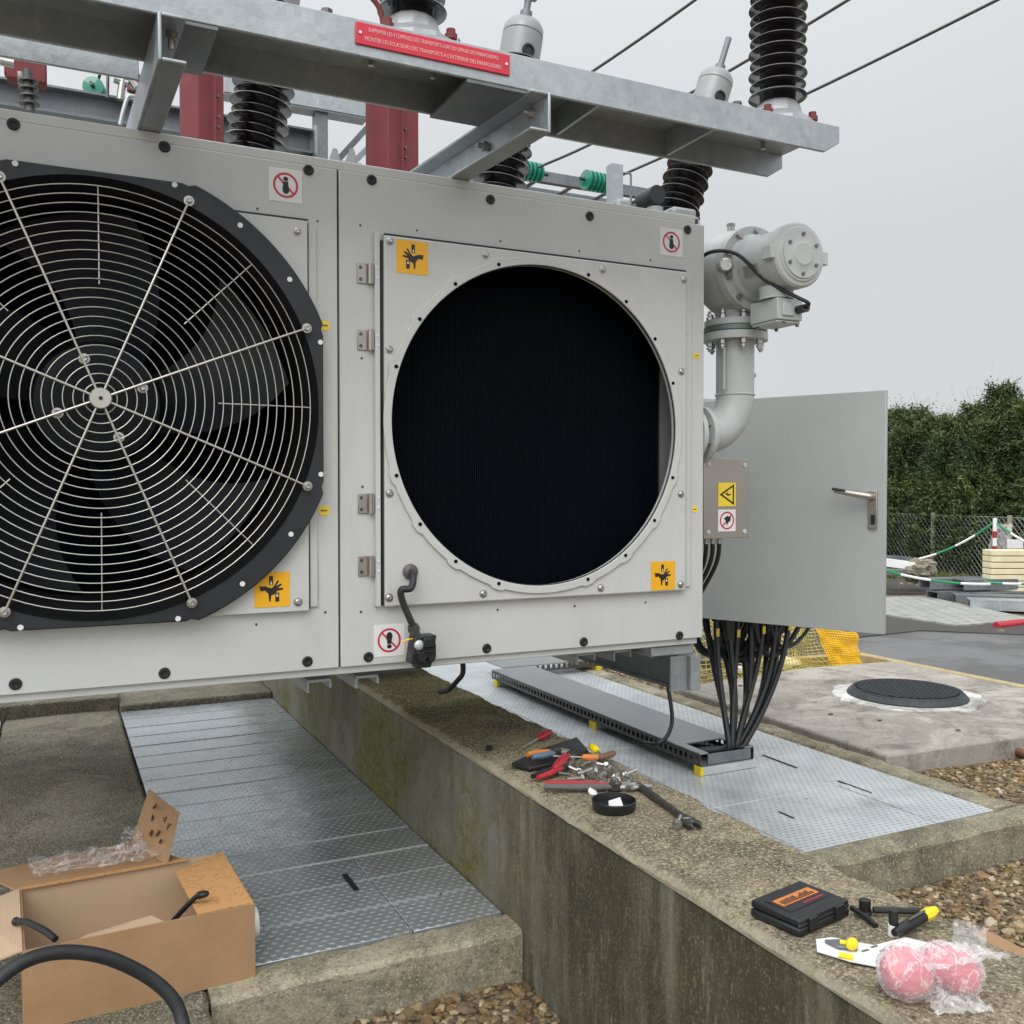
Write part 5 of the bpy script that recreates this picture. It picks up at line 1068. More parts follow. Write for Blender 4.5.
# round black tray
tr = thing('parts_dish', 'round black dish holding a scrap of white paper', 'dish', V(1.152, 1.835))
MB().lathe(V(1.152, 1.835, -.002), (0, 0, 1), [(0, .046), (.004, .049), (.022, .051), (.024, .049), (.006, .046), (.004, .0)], 36, cap=False).build('dish', M['black_plastic'], tr)
tag(MB().add([V(1.135, 1.83, .006), V(1.165, 1.815, .008), V(1.175, 1.845, .02), V(1.15, 1.855, .012), V(1.12, 1.82, .005), V(1.13, 1.805, .006)], [(0, 1, 2, 3), (4, 5, 1, 0)]).build('paper_scrap', M['sticker_white']), 'torn scrap of white paper inside the round black dish', 'paper')
for (x, y, lab) in ((1.272, 2.02, 'white plastic washer standing by the pile of bolts'), (1.165, 1.955, 'white cap lying behind the black dish')):
    tag(MB().lathe(V(x, y, .0), (.3, -.6, .7), [(0, .012), (.005, .012), (.006, .005)], 20).build('white_cap', M['white_plastic']), lab, 'cap')
# bolts and nuts
random.seed(21)
bpts = [(1.232, 2.115), (1.245, 2.08), (1.262, 2.10), (1.222, 2.055), (1.25, 2.045), (1.27, 2.05), (1.20, 2.075), (1.29, 2.08), (1.185, 2.045), (1.232, 1.96), (1.248, 1.985), (1.265, 1.96), (1.285, 1.985), (1.22, 1.99), (1.30, 2.02), (1.243, 1.935), (1.205, 1.665), (1.275, 2.13), (1.30, 2.115), (1.21, 2.10)]
blabs = ['under the yellow screwdriver', 'in the middle of the pile', 'beside the brown screwdriver', 'next to the red clamp grip', 'lying across another bolt', 'near the white washer', 'behind the red pliers', 'at the wall edge by the pile', 'at the left end of the pile', 'behind the black dish, dark', 'between dish and wrench, upright', 'closest to the wrench end', 'above the wrench end', 'touching the pliers jaws', 'right of the white washer', 'just behind the wrench', 'alone in front of the wrench jaw', 'by the screwdriver shaft', 'outermost toward the tread plates', 'in front of the quick clamp']
for (x, y), lb in zip(bpts, blabs):
    a = random.uniform(0, pi * 2); el = random.uniform(.0, .35); d = Vector((math.cos(a) * math.cos(el), math.sin(a) * math.cos(el), math.sin(el))); L_ = random.uniform(.022, .04)
    p = V(x, y, .009); r = thing('hex_bolt', 'loose steel bolt ' + lb, 'bolt', p, 'loose bolts among the tools')
    MB().hexa(p, -d, .0095, .007).build('bolt_head', M['bolt_steel'], r); MB().cyl(p, p + d * L_, .0045, n=8).build('bolt_shank', M['bolt_steel'], r)
    MB().cyl(p + d * .001, p + d * .003, .011, n=14).build('washer', M['bolt_steel'], r)
tg_ = MB().tube(catmull([V(1.19, 1.995, .004), V(1.22, 1.97, .004), V(1.17, 1.92, .004), V(1.11, 1.95, .004)], 5), .0015, 5).build('thin_wire', M['bolt_steel']); tag(tg_, 'thin bent wire between the pliers and the black dish', 'wire')
# scattered light grit on the wall
# bit case
BC = thing('bit_case', 'black screwdriver bit case with a clear orange showing lid', 'tool case', (1.175, 1.27, WZ))
ang = R(-2); ca = Vector((math.cos(R(8)), math.sin(R(8)), 0))
fa, fb = at(795, 945, Z=WZ + .001), at(851, 925, Z=WZ + .001); e1 = (fb - fa); e1.z = 0; W_ = .125; e1.normalize(); e2 = Vector((-e1.y, e1.x, 0)); D_ = .155
o_ = Vector((fa.x - .008, fa.y + .012, WZ + .003))
o_ = at(800, 936, Z=WZ + .003)
e1 = (at(851, 922, Z=WZ) - at(800, 936, Z=WZ)).normalized(); e2 = (at(752, 900, Z=WZ) - at(800, 936, Z=WZ)); D_ = e2.length; e2.normalize(); W_ = .15
e1 = Vector((.98, .19, 0)).normalized(); e2 = Vector((-e1.y, e1.x, 0)); W_ = .138; D_ = .102
o_ = at(800, 939, Z=WZ + .002)
def cb(u0, u1, v0, v1, z0, z1): c = o_ + e1 * ((u0 + u1) / 2) + e2 * ((v0 + v1) / 2) + Vector((0, 0, (z0 + z1) / 2)); return (c, e1 * (u1 - u0) / 2, e2 * (v1 - v0) / 2, Vector((0, 0, (z1 - z0) / 2)))
MB().obox(*cb(0, W_, 0, D_, 0, .015)).build('case_bottom', M['black_plastic'], BC, bevel=.004)
MB().obox(*cb(.001, W_ - .001, .001, D_ - .001, .0165, .029)).obox(*cb(.0, W_, 0, .006, .015, .022)).build('case_lid', M['black_plastic'], BC, bevel=.004)
MB().obox(*cb(.015, W_ - .015, .03, D_ - .02, .0291, .0302)).build('lid_window', M['shroud_black'], BC, bevel=.0004)
MB().obox(*cb(.022, W_ - .020, .048, .072, .0303, .0312)).build('orange_label', M['orange_plastic'], BC)
m = MB(); random.seed(5)
for k in range(12): m.obox(*cb(.028 + .007 * k, .0315 + .007 * k, .05, .05 + random.uniform(.006, .016), .0313, .0322))
m.build('bit_row', M['dark_steel'], BC)
MB().obox(*cb(.06, .115, .036, .039, .0303, .031)).build('red_stripe', M['red_plastic'], BC)
for u in (.022, .095): MB().obox(*cb(u, u + .022, -.004, .001, .006, .028)).build('latch', M['black_plastic'], BC, bevel=.001)
# bits and bars
MB_ = MB().tube([V(1.262, 1.178, .008), V(1.335, 1.135, .008)], .006, 8); tag(MB_.build('extension_bar', M['mark_black']), 'black rod lying behind the knife on the wall', 'rod')
tag(MB().cyl(V(1.255, 1.190, -.003), V(1.255, 1.190, .022), .010, n=14).ring(V(1.255, 1.19, .002), (0, 0, 1), .011, .002, 16).build('socket', M['mark_black']), 'black socket standing between the bit case and the black rod', 'socket')
tag(MB().tube([V(1.235, 1.20, .008), V(1.232, 1.16, .005), V(1.228, 1.14, .002)], .005, 8).build('bit_holder', M['black_plastic']), 'short black bit holder right beside the bit case corner', 'tool bit')
gs = thing('glue_stick', 'small black capped white marker standing on the wall', 'marker', V(1.235, 1.11))
MB().cyl(V(1.235, 1.110, -.003), V(1.235, 1.110, .016), .009, n=16).build('marker_body', M['white_plastic'], gs); MB().cyl(V(1.235, 1.110, .0165), V(1.235, 1.110, .040), .0075, n=16).build('marker_cap', M['mark_black'], gs)
kn = thing('utility_knife', 'yellow and black snap off utility knife next to the plastic bag', 'knife', V(1.27, 1.09))
a, b_ = V(1.222, 1.097, .010), V(1.335, 1.112, .020)
MB().tube([a, a.lerp(b_, .2), a.lerp(b_, .5), a.lerp(b_, .72)], .011, 12, rs=[.006, .009, .0095, .009]).build('knife_handle', M['mark_black'], kn)
MB().tube([a.lerp(b_, .70), a.lerp(b_, .85), b_], .011, 8, rs=[.0095, .0105, .0065]).build('knife_nose', M['yellow_plastic'], kn)
MB().tube([a.lerp(b_, .3) + Vector((0, -.004, .012)), a.lerp(b_, .68) + Vector((0, -.004, .012))], .002, 6).build('knife_slider', M['grey_plastic'], kn)
# printed backing card with yellow plugs
pc = thing('packaging_card', 'white printed packaging card with yellow dowels lying by the bag', 'packaging', V(1.15, 1.10))
P_ = [at(816, 940, Z=TZ), at(832, 938, Z=TZ), at(874, 946, Z=TZ), at(905, 938, Z=TZ), at(935, 945, Z=TZ), at(880, 968, Z=TZ), at(850, 962, Z=TZ), at(817, 952, Z=TZ)]
MB().prism([(p.x, p.y) for p in P_], (0, 0, TZ), (1, 0, 0), (0, 1, 0), (0, 0, 1), .0015).build('card', M['sticker_white'], pc)
MB().prism([(at(u, v, Z=TZ).x, at(u, v, Z=TZ).y) for u, v in ((824, 944), (850, 943), (858, 953), (838, 951))], (0, 0, TZ + .002), (1, 0, 0), (0, 1, 0), (0, 0, 1), .006).build('blister', M['galvanised_dark'], pc, bevel=.002)
MB().ball(at(852, 944, Z=TZ + .012), .011, 12, 8, (1, .8, .9)).tube([at(852, 944, Z=TZ + .01), at(840, 942, Z=TZ + .01)], .004, 8).tube([at(839, 955, Z=TZ + .004), at(853, 958, Z=TZ + .004)], .005, 8).build('yellow_dowel', M['yellow_plastic'], pc)
m = MB()
for k in range(5): c0 = at(863 + 9 * k, 952 - (k % 2) * 4, Z=TZ + .0018); m.box(c0.x, c0.x + .014, c0.y, c0.y + .004, TZ + .0015, TZ + .0022)
m.build('print_mark', M['grey_plastic'], pc)
# fruit bag
BAG = thing('fruit_bag', 'knotted thin plastic bag holding red peaches at the wall corner', 'bag', V(1.19, 1.0))
pcs = [(at(906, 972, Z=TZ + .034), .036), (at(943, 966, Z=TZ + .032), .030), (at(958, 972, Z=TZ + .030), .031)]
m = MB(); rnd = random.Random(3)
def bagshell(c, r_, seed, sc=(1.08, 1.08, 1.05)):
    mm = MB(); mm.ball(c, r_, 40, 26, sc); out = []
    for v in mm.v:
        q = (Vector(v) - c); n_ = q.normalized(); k = abs(mnoise.noise(Vector((n_.x * 4, n_.y * 4, n_.z * 4 + seed)))) * 1.2 + abs(mnoise.noise(n_ * 9 + Vector((seed, 0, 0)))) * .5
        p = c + q * (1.02 + .11 * k); p.z = max(p.z, TZ + .001); out.append(tuple(p))
    mm.v = out; mm.open = True; return mm
bc = (pcs[0][0] + pcs[1][0] + pcs[2][0]) / 3; bm_ = MB(); bm_.ball(bc, 1, 110, 70); out = []
for v in bm_.v:
    dr_ = (Vector(v) - bc).normalized(); tmax = .03
    for (c, r_) in pcs:
        rr = r_ * 1.05; oc = bc - c; b_ = oc.dot(dr_); disc = b_ * b_ - (oc.length_squared - rr * rr)
        if disc > 0: tmax = max(tmax, -b_ + math.sqrt(disc))
        else:
            miss = math.sqrt(max(0, oc.length_squared - b_ * b_)) - rr
            if -b_ > 0: tmax = max(tmax, (-b_) * max(0, 1 - miss / .012))
    q = dr_ * 5; wv = (1 - abs(mnoise.noise(Vector((q.x * 1.4, q.y * .6, q.z * 2.6)))) * 2) ** 3 * .004 + abs(mnoise.noise(dr_ * 14)) * .0022
    p = bc + dr_ * (tmax + .001 + wv); p.z = max(p.z, TZ + .0008); out.append(tuple(p))
bm_.v = out; bm_.open = True; bm_.build('bag_film', M['bag_film'], BAG, angle=80)
def skirt(a, b_, c_, d, seed, name='bag_tail'):
    return film_sheet(name, '', '', a, b_ - a, d - a, 26, 18, .009, 'bag_film', seed, par=BAG)
skirt(at(915, 992, Z=TZ), at(968, 990, Z=TZ), None, at(938, 1018, Z=TZ), 4); skirt(at(872, 985, Z=TZ), at(900, 995, Z=TZ), None, at(895, 962, Z=TZ), 6); skirt(at(890, 962, Z=TZ), at(965, 950, Z=TZ), None, at(930, 975, Z=TZ + .06), 8)
skirt(at(935, 985, Z=TZ), at(972, 965, Z=TZ), None, at(945, 1010, Z=TZ), 12)
for i, (c, r_) in enumerate(pcs):
    pm = MB().ball(c, r_, 40, 28, (1, 1, .93)); hd = Vector((-.1 + .3 * i, -.75, .65)).normalized()
    pm.v = [tuple(Vector(v) - (Vector(v) - c).normalized() * (.009 * math.exp(-((((Vector(v) - c).normalized() - hd).length) / .30) ** 2) + .0025 * math.exp(-(abs((Vector(v) - c).normalized().cross(hd).x) / .08) ** 2))) for v in pm.v]
    tag(pm.build('peach', M['peach']), ['largest red peach at the front left of the plastic bag', 'red peach in the middle of the plastic bag', 'red peach at the right end of the plastic bag'][i], 'peach', 'peaches in the plastic bag')
film_sheet('plastic_pouch', 'clear empty plastic pouch at the right edge of the wall', 'plastic film', at(950, 950, Z=TZ), at(985, 960, Z=TZ) - at(950, 950, Z=TZ), at(955, 922, Z=TZ) - at(950, 950, Z=TZ), 20, 16, .005, 'pouch_film', 14)
tag(MB().prism([(p.x, p.y) for p in [at(u, v, Z=-1.19) for u, v in ((972, 934), (985, 931), (1000, 938), (1045, 962), (1040, 985), (1000, 965))]], (0, 0, -1.192), (1, 0, 0), (0, 1, 0), (0, 0, 1), .006).build('cardboard_scrap', M['cardboard']), 'flattened brown cardboard scrap on the gravel behind the wall corner', 'cardboard')
tag(MB().cyl(at(1008, 748, Z=-1.19), at(1030, 756, Z=-1.19), .02, n=14).build('pipe_offcut', M['brown_plastic']), 'short brown pipe offcut on the gravel by the slab', 'pipe')

# ================================================================ YARD BEHIND
# yellow safety net
NET = thing('safety_net', 'crumpled yellow plastic mesh barrier with a solid end band behind the slab', 'net', (4.2, 4.75, -1.2))
m = MB(); nu, nv = 44, 15
NTL, NTR, NBR, NBL = at(660, 612, Y=4.80), at(816, 629, Y=4.78), at(838, 682, Y=4.66), at(690, 694, Y=4.62)
def netp(a, b_):
    p = NBL.lerp(NBR, a).lerp(NTL.lerp(NTR, a), b_); k = 4 * b_ * (1 - b_) * .5 + .5
    return p + Vector((.05 * mnoise.noise(Vector((a * 5, b_ * 4, 3))), .12 * k * mnoise.noise(Vector((a * 4, b_ * 2, 9))) + .05 * k * mnoise.noise(Vector((a * 11, b_ * 6, 5))), .03 * mnoise.noise(Vector((a * 7, b_ * 3, 7)))))
for i in range(nu + 1): m.tube([netp(i / nu, j / nv) for j in range(nv + 1)], .0024, 4)
for j in range(nv + 1): m.tube([netp(i / nu, j / nv) for i in range(nu + 1)], .0024, 4)
m.build('mesh', M['net_yellow'], NET)
BTR, BBR = at(856, 633, Y=4.76), at(863, 679, Y=4.66)
m = MB()
def bandp(a, b_):
    p = netp(1, 0).lerp(BBR, a).lerp(netp(1, 1).lerp(BTR, a), b_); return p + Vector((0, .03 * mnoise.noise(Vector((a * 3, b_ * 5, 2))), .01 * mnoise.noise(Vector((a * 6, b_ * 3, 1)))))
for i in range(19): m.tube([bandp(i / 18, j / 16) for j in range(17)], .0046, 5)
for j in range(23): m.tube([bandp(i / 10, j / 22) for i in range(11)], .0046, 5)
m.build('end_band', M['net_gold'], NET)
tag(MB().ball((4.42, 4.92, -1.16), .10, 12, 8, (1.5, 1, .45), .5, 3).build('rock', M['block_cream']), 'pale yellowish stone behind the yellow mesh', 'stone')
tag(MB().ball((4.0, 4.9, -1.17), .055, 12, 8, (1.3, 1, .5), .5, 5).build('rock', M['white_mortar']), 'small white and red rubble piece behind the yellow mesh', 'stone')
# low tread plates on ground in the yard
yp = thing('yard_grating', 'patterned steel plate lying flat on the far yard', 'floor plate', (7.8, 6.9, GZ))
poly = [at(u, v, Z=GZ + .055) for u, v in ((870, 597), (925, 596), (1030, 618), (1000, 622), (957, 625), (870, 612))]
MB().prism([(p.x, p.y) for p in poly], (0, 0, GZ + .03), (1, 0, 0), (0, 1, 0), (0, 0, 1), .025).build('plate', M['yard_plate'], yp)
# channels stacked
def channel(p, d, L_, w_, h_, label, mm='galvanised_dark'):
    d = Vector(d).normalized(); s_ = Vector((-d.y, d.x, 0)); p = Vector(p); r = MB()
    c = p + d * L_ / 2
    r.obox(c + Vector((0, 0, h_ - .006)), d * L_ / 2, s_ * w_ / 2, Vector((0, 0, .006)))
    for sg in (1, -1): r.obox(c + s_ * sg * (w_ / 2 - .005) + Vector((0, 0, h_ / 2 - .007)), d * L_ / 2, s_ * .005, Vector((0, 0, h_ / 2 - .006)))
    tag(r.build('steel_channel', M[mm]), label, 'steel channel', 'steel channels stacked in the yard')
pA = at(932, 601, Z=GZ + .02)
dd = Vector((.97, -.25, 0))
for i, (ox, oy, oz, lb) in enumerate([(0, 0, 0, 'bottom front dark steel channel of the short yard stack'), (.18, -.28, 0, 'bottom nearest dark steel channel of the short yard stack'), (.0, .1, .13, 'top rear dark steel channel of the short yard stack'), (.22, -.15, .13, 'top front dark steel channel of the short yard stack')]):
    channel(pA + Vector((ox, oy, oz)), dd, 1.25, .2, .11, lb)
pB = at(958, 604, Z=GZ + .06); channel(pB + Vector((.25, .25, -.03)), (.72, -.69, 0), 3.2, .26, .10, 'long dark steel channel lying behind the front one before the block pallet')
channel(pB + Vector((.0, -.12, -.03)), (.72, -.69, 0), 3.2, .26, .10, 'frontmost long grey steel channel before the block pallet', 'galvanised')
# block stack
BK = thing('block_stack', 'pallet stack of cream concrete blocks with dark joints', 'block stack', (10.6, 7.2, GZ))
e1 = Vector((.9, -.44, 0)).normalized(); c0 = at(990, 598, D=10.3); c0 = Vector((c0.x, c0.y, GZ + .10))
e2 = Vector((-e1.y, e1.x, 0)); hz = .068
for k in range(7):
    for i in range(4):
        m = MB(); off = .0
        c = c0 + e1 * (.21 + .405 * i + off) + e2 * .1 + Vector((0, 0, hz * k + hz / 2)); m.obox(c, e1 * .200, e2 * .1, Vector((0, 0, hz / 2 - .004)))
        m.build('block_course', M['block_cream'], BK, bevel=.006)
MB().obox(c0 + e1 * .8 + e2 * .1 + Vector((0, 0, -.05)), e1 * .9, e2 * .15, Vector((0, 0, .055))).build('pallet_wrap', M['galvanised_edge'], BK, bevel=.01)
# marker post with chains
MP = thing('marker_post', 'red and white banded marker post rising behind the cream blocks', 'post', at(995, 585, D=11))
zt, zb = at(995, 520, D=11), at(995, 551, D=11)
nb = 5; top = zt; bot = Vector((zt.x, zt.y, GZ)); Ht = top.z - bot.z; seg = (zt.z - zb.z)
bands = [(0, .36, 'white_plastic'), (.36, .58, 'red_plastic'), (.58, .84, 'white_plastic'), (.84, 1.06, 'red_plastic'), (1.06, 1.5, 'white_plastic'), (1.5, 2.5, 'red_plastic')]
for a, b_, mm in bands: MB().cyl(Vector((top.x, top.y, top.z - seg * b_)), Vector((top.x, top.y, top.z - seg * a)), .024, n=14).build('post_band', M[mm], MP)
MB().ball(top, .024, 12, 8).build('post_tip', M['white_plastic'], MP)
MB().cyl(Vector((top.x, top.y, GZ + .002)), Vector((top.x, top.y, GZ + .08)), .15, .12, n=20).build('post_foot', M['grey_plastic'], MP)
m = film_sheet('plastic_wrap', 'ragged clear plastic sheet caught behind the marker post', 'plastic film', at(986, 552, D=11.1), at(1004, 552, D=11.1) - at(986, 552, D=11.1), at(994, 524, D=11.1) - at(986, 552, D=11.1), 14, 14, .05, 'bag_film', 3)
def tape(p0, p1, sag, label, n=28):
    p0, p1 = Vector(p0), Vector(p1); r = thing('barrier_chain', label, 'barrier chain', p0.lerp(p1, .5), 'green and white barrier chains')
    P = [p0.lerp(p1, k / n) + Vector((0, 0, -sag * 4 * (k / n) * (1 - k / n))) for k in range(n + 1)]; s_ = 7
    for k in range(0, n, s_): MB().tube(P[k:k + s_ + 1], .014, 6).build('chain_section', M['white_plastic' if (k // s_) % 2 else 'tape_green'], r)
tape(top - Vector((0, 0, .02)), at(918, 559, D=11.5), .06, 'green and white chain falling left from the marker post')
tape(top - Vector((0, 0, .02)), at(1060, 555, D=10.5), .05, 'white chain falling right from the marker post')
tape(at(870, 566, D=9.5), at(990, 584, D=9.6), .05, 'green and white chain crossing low in front of the steel channels')
tape(at(984, 582, D=9.9), at(1060, 582, D=9.6), .02, 'green chain lying along the cream blocks')
# white profiles and rubble by the fence
pr = thing('steel_profile', 'pale folded steel profiles lying left of the rubble heap', 'steel profile', at(895, 575, D=11.5))
MB().beam(at(868, 560, D=11.5), at(915, 566, D=11.3), .12, .09).build('profile', M['white_plastic'], pr); MB().beam(at(870, 556, D=11.8), at(910, 559, D=11.8), .1, .05).beam(at(870, 571, D=11.2), at(918, 573, D=11.2), .12, .06).build('profile_under', M['galvanised_dark'], pr)
tag(MB().ball(at(919, 571, D=11.3), .16, 26, 16, (1.2, 1, .8), .5, 3).ball(at(927, 566, D=11.4), .10, 20, 12, (1, 1, .8), .5, 8).ball(at(911, 574, D=11.2), .08, 20, 12, (1, 1, .8), .5, 5).build('rubble_heap', M['strip_concrete'], flat=True), 'grey heap of broken concrete at the foot of the fence', 'rubble')
rp = thing('red_pipe', 'short red corrugated pipe lying at the edge of the yard', 'pipe', at(1008, 628, Z=GZ + .02))
a, b_ = at(996, 626, Z=GZ + .05), at(1022, 623, Z=GZ + .05); m = MB(); prof = []; L_ = (b_ - a).length
for k in range(16): prof += [(L_ * k / 16, .032), (L_ * (k + .5) / 16, .038)]
m.lathe(a, b_ - a, prof, 20); m.build('pipe_body', M['red_plastic'], rp)
sg_ = MB().obox(at(1015, 544, D=11.6), Vector((.09, -.04, 0)), Vector((.004, .008, 0)), Vector((0, 0, .055))).build('fence_sign', M['sticker_white']); tag(sg_, 'small pale plate fixed to the fence right of the marker post', 'sign')

# chain-link fence
FN = thing('chain_link_fence', 'low chain link fence in front of the conifer hedge', 'fence', (10, 10.5, GZ))
fa = at(850, 512.5, D=15.2); fb = at(1060, 521.5, D=11.2); fa.z = fb.z = -.335
d = (fb - fa); d.z = 0; LF = d.length; d.normalize(); zt = -.335; zb_ = GZ + .02; Hf = zt - zb_
m = MB(); pitch = .085; x = -Hf
while x < LF:
    for sg in (1, -1):
        xa, xb = (x, x + Hf) if sg == 1 else (x + Hf, x); 
        def cl(xx, zz0): return xx
        a0, z0, a1, z1 = xa, zb_, xb, zt
        if a0 < 0: t_ = (0 - a0) / (a1 - a0); z0 = z0 + (z1 - z0) * t_; a0 = 0
        if a1 < 0: t_ = (0 - a1) / (a0 - a1); z1 = z1 + (z0 - z1) * t_; a1 = 0
        if a0 > LF: t_ = (a0 - LF) / (a0 - a1); z0 = z0 + (z1 - z0) * t_; a0 = LF
        if a1 > LF: t_ = (a1 - LF) / (a1 - a0); z1 = z1 + (z0 - z1) * t_; a1 = LF
        off = Vector((d.y, -d.x, 0)) * .003 * sg
        m.tube([Vector((fa.x, fa.y, 0)) + d * a0 + off + Vector((0, 0, z0)), Vector((fa.x, fa.y, 0)) + d * a1 + off + Vector((0, 0, z1))], .003, 4, cap=False)
    x += pitch
m.tube([Vector((fa.x, fa.y, zt)), Vector((fb.x, fb.y, zt))], .004, 5).tube([Vector((fa.x, fa.y, zb_ + .05)), Vector((fb.x, fb.y, zb_ + .05))], .003, 5)
m.open = True; m.build('wire_mesh', M['fence_wire'], FN)
u_post = [858, 935, 1012]
for u in u_post:
    q = at(u, 515, D=13.0); 
    # intersection of the ray with the fence line (plan)
    den = q.x * d.y - q.y * d.x; t_ = (fa.x * d.y - fa.y * d.x) / den; pp = q * t_
    MB().cyl(Vector((pp.x, pp.y, GZ)) + Vector((0, .03, 0)), Vector((pp.x, pp.y, zt + .03)) + Vector((0, .03, 0)), .03, n=10).build('fence_post', M['fence_post'], FN)

# conifer hedge: separate trees
def conifer(x, y, h_, w_, seed, label):
    r = thing('conifer_tree', label, 'tree', (x, y, GZ), 'conifers behind the chain link fence'); rnd = random.Random(seed)
    MB().tube([(x, y, GZ), (x + .03, y, GZ + h_ * .5), (x, y, GZ + h_ * .93)], .05, 8, rs=[.07, .04, .008]).build('trunk', M['bark'], r)
    m = MB(); m.open = True; vs = m.v; fs = m.f
    def env(t_, a): return w_ * (min(1, t_ * 6) ** .5) * (max(0.0, 1 - t_) ** .62) * (.85 + .30 * mnoise.noise(Vector((math.cos(a) * 1.6 + seed, math.sin(a) * 1.6, t_ * 5))))
    nb = 1500
    for _ in range(nb):
        t_ = rnd.random() ** .85; a = rnd.uniform(0, 2 * pi); e_ = env(t_, a); rr = e_ * (rnd.uniform(.25, 1) ** .45)
        z = GZ + .03 + t_ * h_ * .97; base = Vector((x + math.cos(a) * rr, y + math.sin(a) * rr, z)); od = Vector((math.cos(a), math.sin(a), rnd.uniform(.1, 1.1))).normalized()
        L_ = rnd.uniform(.12, .26) * (1.0 if t_ < .85 else .85)
        for q in range(11):
            k = q / 11; c = base + od * L_ * k; sd = Vector((rnd.gauss(0, 1), rnd.gauss(0, 1), rnd.gauss(0, .6))).normalized(); dd_ = (od * .8 + sd * .9).normalized(); ll = rnd.uniform(.035, .085); ww = ll * .15
            w2 = dd_.cross(Vector((rnd.gauss(0, 1), rnd.gauss(0, 1), rnd.gauss(0, 1)))).normalized() * ww; n = len(vs)
            vs += [tuple(c - w2 * .4), tuple(c + dd_ * ll * .5 + w2), tuple(c + dd_ * ll), tuple(c + dd_ * ll * .5 - w2)]; fs.append((n, n + 1, n + 2, n + 3))
    for _ in range(34):   # wispy leaders at the top
        a = rnd.uniform(0, 6.28); b0 = Vector((x + math.cos(a) * w_ * .35 * rnd.random(), y + math.sin(a) * w_ * .35, GZ + h_ * rnd.uniform(.82, .97))); dr_ = Vector((rnd.uniform(-.7, .7), rnd.uniform(-.7, .7), 1)).normalized(); L_ = rnd.uniform(.25, .52)
        for q in range(18):
            c = b0 + dr_ * L_ * q / 18; sd = Vector((rnd.gauss(0, 1), rnd.gauss(0, 1), rnd.gauss(.3, .6))).normalized(); ll = rnd.uniform(.04, .085) * (1.15 - q / 18); w2 = sd.cross(dr_).normalized() * ll * .2; n = len(vs)
            vs += [tuple(c), tuple(c + sd * ll * .5 + w2), tuple(c + sd * ll), tuple(c + sd * ll * .5 - w2)]; fs.append((n, n + 1, n + 2, n + 3))
    m.build('crown', M['foliage'], r, flat=True)
perp = Vector((-d.y, d.x, 0)); 
if perp.y < 0: perp = -perp
tl = [(872, 418, 'bushy conifer partly hidden by the grey door edge'), (893, 404, 'conifer nearest the open grey door with wispy tip'), (915, 402, 'conifer just left of the fence post with a leaning tip'), (935, 410, 'lower conifer filling the dip in the hedge line'), (952, 412, 'conifer left of the tallest one, with short rounded top'), (974, 398, 'mid height conifer leaning on the tallest one'), (1001, 378, 'tallest conifer of the hedge with a feathery pointed top'), (1024, 394, 'conifer at the right edge of the photo'), (1052, 400, 'conifer beyond the right edge of the hedge'), (905, 424, 'low dark conifer in front of the door side trees'), (985, 415, 'low dark conifer in front of the tallest one'), (945, 428, 'low conifer in front of the hedge dip')]
for i, (u, v, lb) in enumerate(tl):
    q = at(u, 515, D=13.0); den = q.x * d.y - q.y * d.x; t_ = (fa.x * d.y - fa.y * d.x) / den; pp = q * t_ ; back = (1.0 if i < 9 else .55); k = (pp.length + back) / pp.length; pp = pp * k
    dep = pp.dot(FWD) if False else (Vector((pp.x, pp.y, 0)).dot(Vector((FWD.x, FWD.y, 0)).normalized()))
    topz = (491 - v) / 948 * dep
    conifer(pp.x, pp.y, topz - GZ - .12, .62, 100 + i * 7, lb)

# ================================================================ LIGHT
wd = bpy.data.worlds.new('World'); scene.world = wd; wd.use_nodes = True; nt = wd.node_tree
bg = nt.nodes['Background']; bg.inputs[1].default_value = 1.0
sk = nt.nodes.new('ShaderNodeTexSky'); sk.sky_type = 'NISHITA'; sk.sun_disc = False; sk.air_density = 2; sk.dust_density = 6; SE, SR = R(50), R(200)
sk.sun_elevation = SE; sk.sun_rotation = SR
tcn = nt.nodes.new('ShaderNodeTexCoord'); sp = nt.nodes.new('ShaderNodeSeparateXYZ'); nt.links.new(tcn.outputs['Generated'], sp.inputs[0])
rp_ = nt.nodes.new('ShaderNodeValToRGB'); e = rp_.color_ramp; e.elements[0].position = 0; e.elements[0].color = (.70, .715, .735, 1); e.elements[1].position = 1; e.elements[1].color = (1.75, 1.80, 1.84, 1)
el = e.elements.new(.25); el.color = (.68, .70, .725, 1); el = e.elements.new(.5); el.color = (.82, .84, .86, 1)
nt.links.new(sp.outputs[2], rp_.inputs[0])
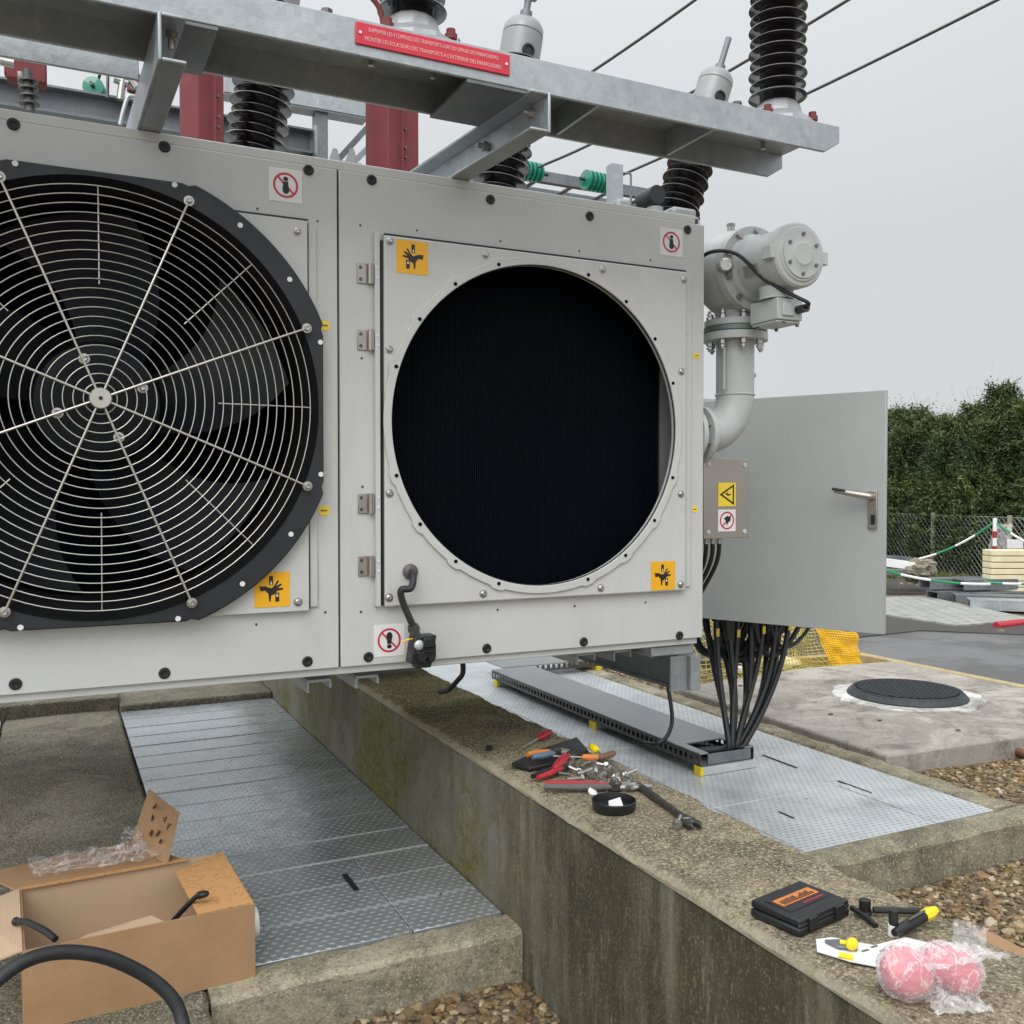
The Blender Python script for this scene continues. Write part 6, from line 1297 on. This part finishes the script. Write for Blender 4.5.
# overcast is brighter round to the hidden sun: away from the right-hand side of the view
dt = nt.nodes.new('ShaderNodeVectorMath'); dt.operation = 'DOT_PRODUCT'; nt.links.new(tcn.outputs['Generated'], dt.inputs[0]); dt.inputs[1].default_value = (-.92, -.38, .1)
mr = nt.nodes.new('ShaderNodeMapRange'); nt.links.new(dt.outputs['Value'], mr.inputs[0]); mr.inputs[1].default_value = -.35; mr.inputs[2].default_value = .8; mr.inputs[3].default_value = 1.0; mr.inputs[4].default_value = 2.0
ns = nt.nodes.new('ShaderNodeTexNoise'); ns.inputs['Scale'].default_value = 1.6; ns.inputs['Detail'].default_value = 5; nt.links.new(tcn.outputs['Generated'], ns.inputs['Vector'])
mr2 = nt.nodes.new('ShaderNodeMapRange'); nt.links.new(ns.outputs['Fac'], mr2.inputs[0]); mr2.inputs[1].default_value = .3; mr2.inputs[2].default_value = .7; mr2.inputs[3].default_value = .965; mr2.inputs[4].default_value = 1.035
mu = nt.nodes.new('ShaderNodeMath'); mu.operation = 'MULTIPLY'; nt.links.new(mr.outputs[0], mu.inputs[0]); nt.links.new(mr2.outputs[0], mu.inputs[1])
vm = nt.nodes.new('ShaderNodeVectorMath'); vm.operation = 'SCALE'; nt.links.new(rp_.outputs[0], vm.inputs[0]); nt.links.new(mu.outputs[0], vm.inputs['Scale'])
sks = nt.nodes.new('ShaderNodeVectorMath'); sks.operation = 'SCALE'; sks.inputs['Scale'].default_value = .08; nt.links.new(sk.outputs[0], sks.inputs[0])
mx = nt.nodes.new('ShaderNodeMix'); mx.data_type = 'RGBA'; mx.inputs[0].default_value = .06; nt.links.new(vm.outputs[0], mx.inputs[6]); nt.links.new(sks.outputs[0], mx.inputs[7]); nt.links.new(mx.outputs[2], bg.inputs[0])
ld = bpy.data.lights.new('sun', 'SUN'); ld.energy = 1.0; ld.angle = R(35); ld.color = (1, .97, .93); lo = bpy.data.objects.new('sun', ld); COL.objects.link(lo)
sd = Vector((-.45, -.62, .75)).normalized(); lo.rotation_euler = sd.to_track_quat('Z', 'Y').to_euler()
sk.sun_elevation = math.asin(sd.z); sk.sun_rotation = math.atan2(sd.x, sd.y)
scene.view_settings.view_transform = 'Standard'; scene.view_settings.look = 'None'; scene.view_settings.exposure = 0; scene.view_settings.gamma = 1
# camera stands about eye height above the yard: lift the whole place so that the yard lies near z = 0
for o in list(scene.objects):
    if o.parent is None: o.location.z += 1.215
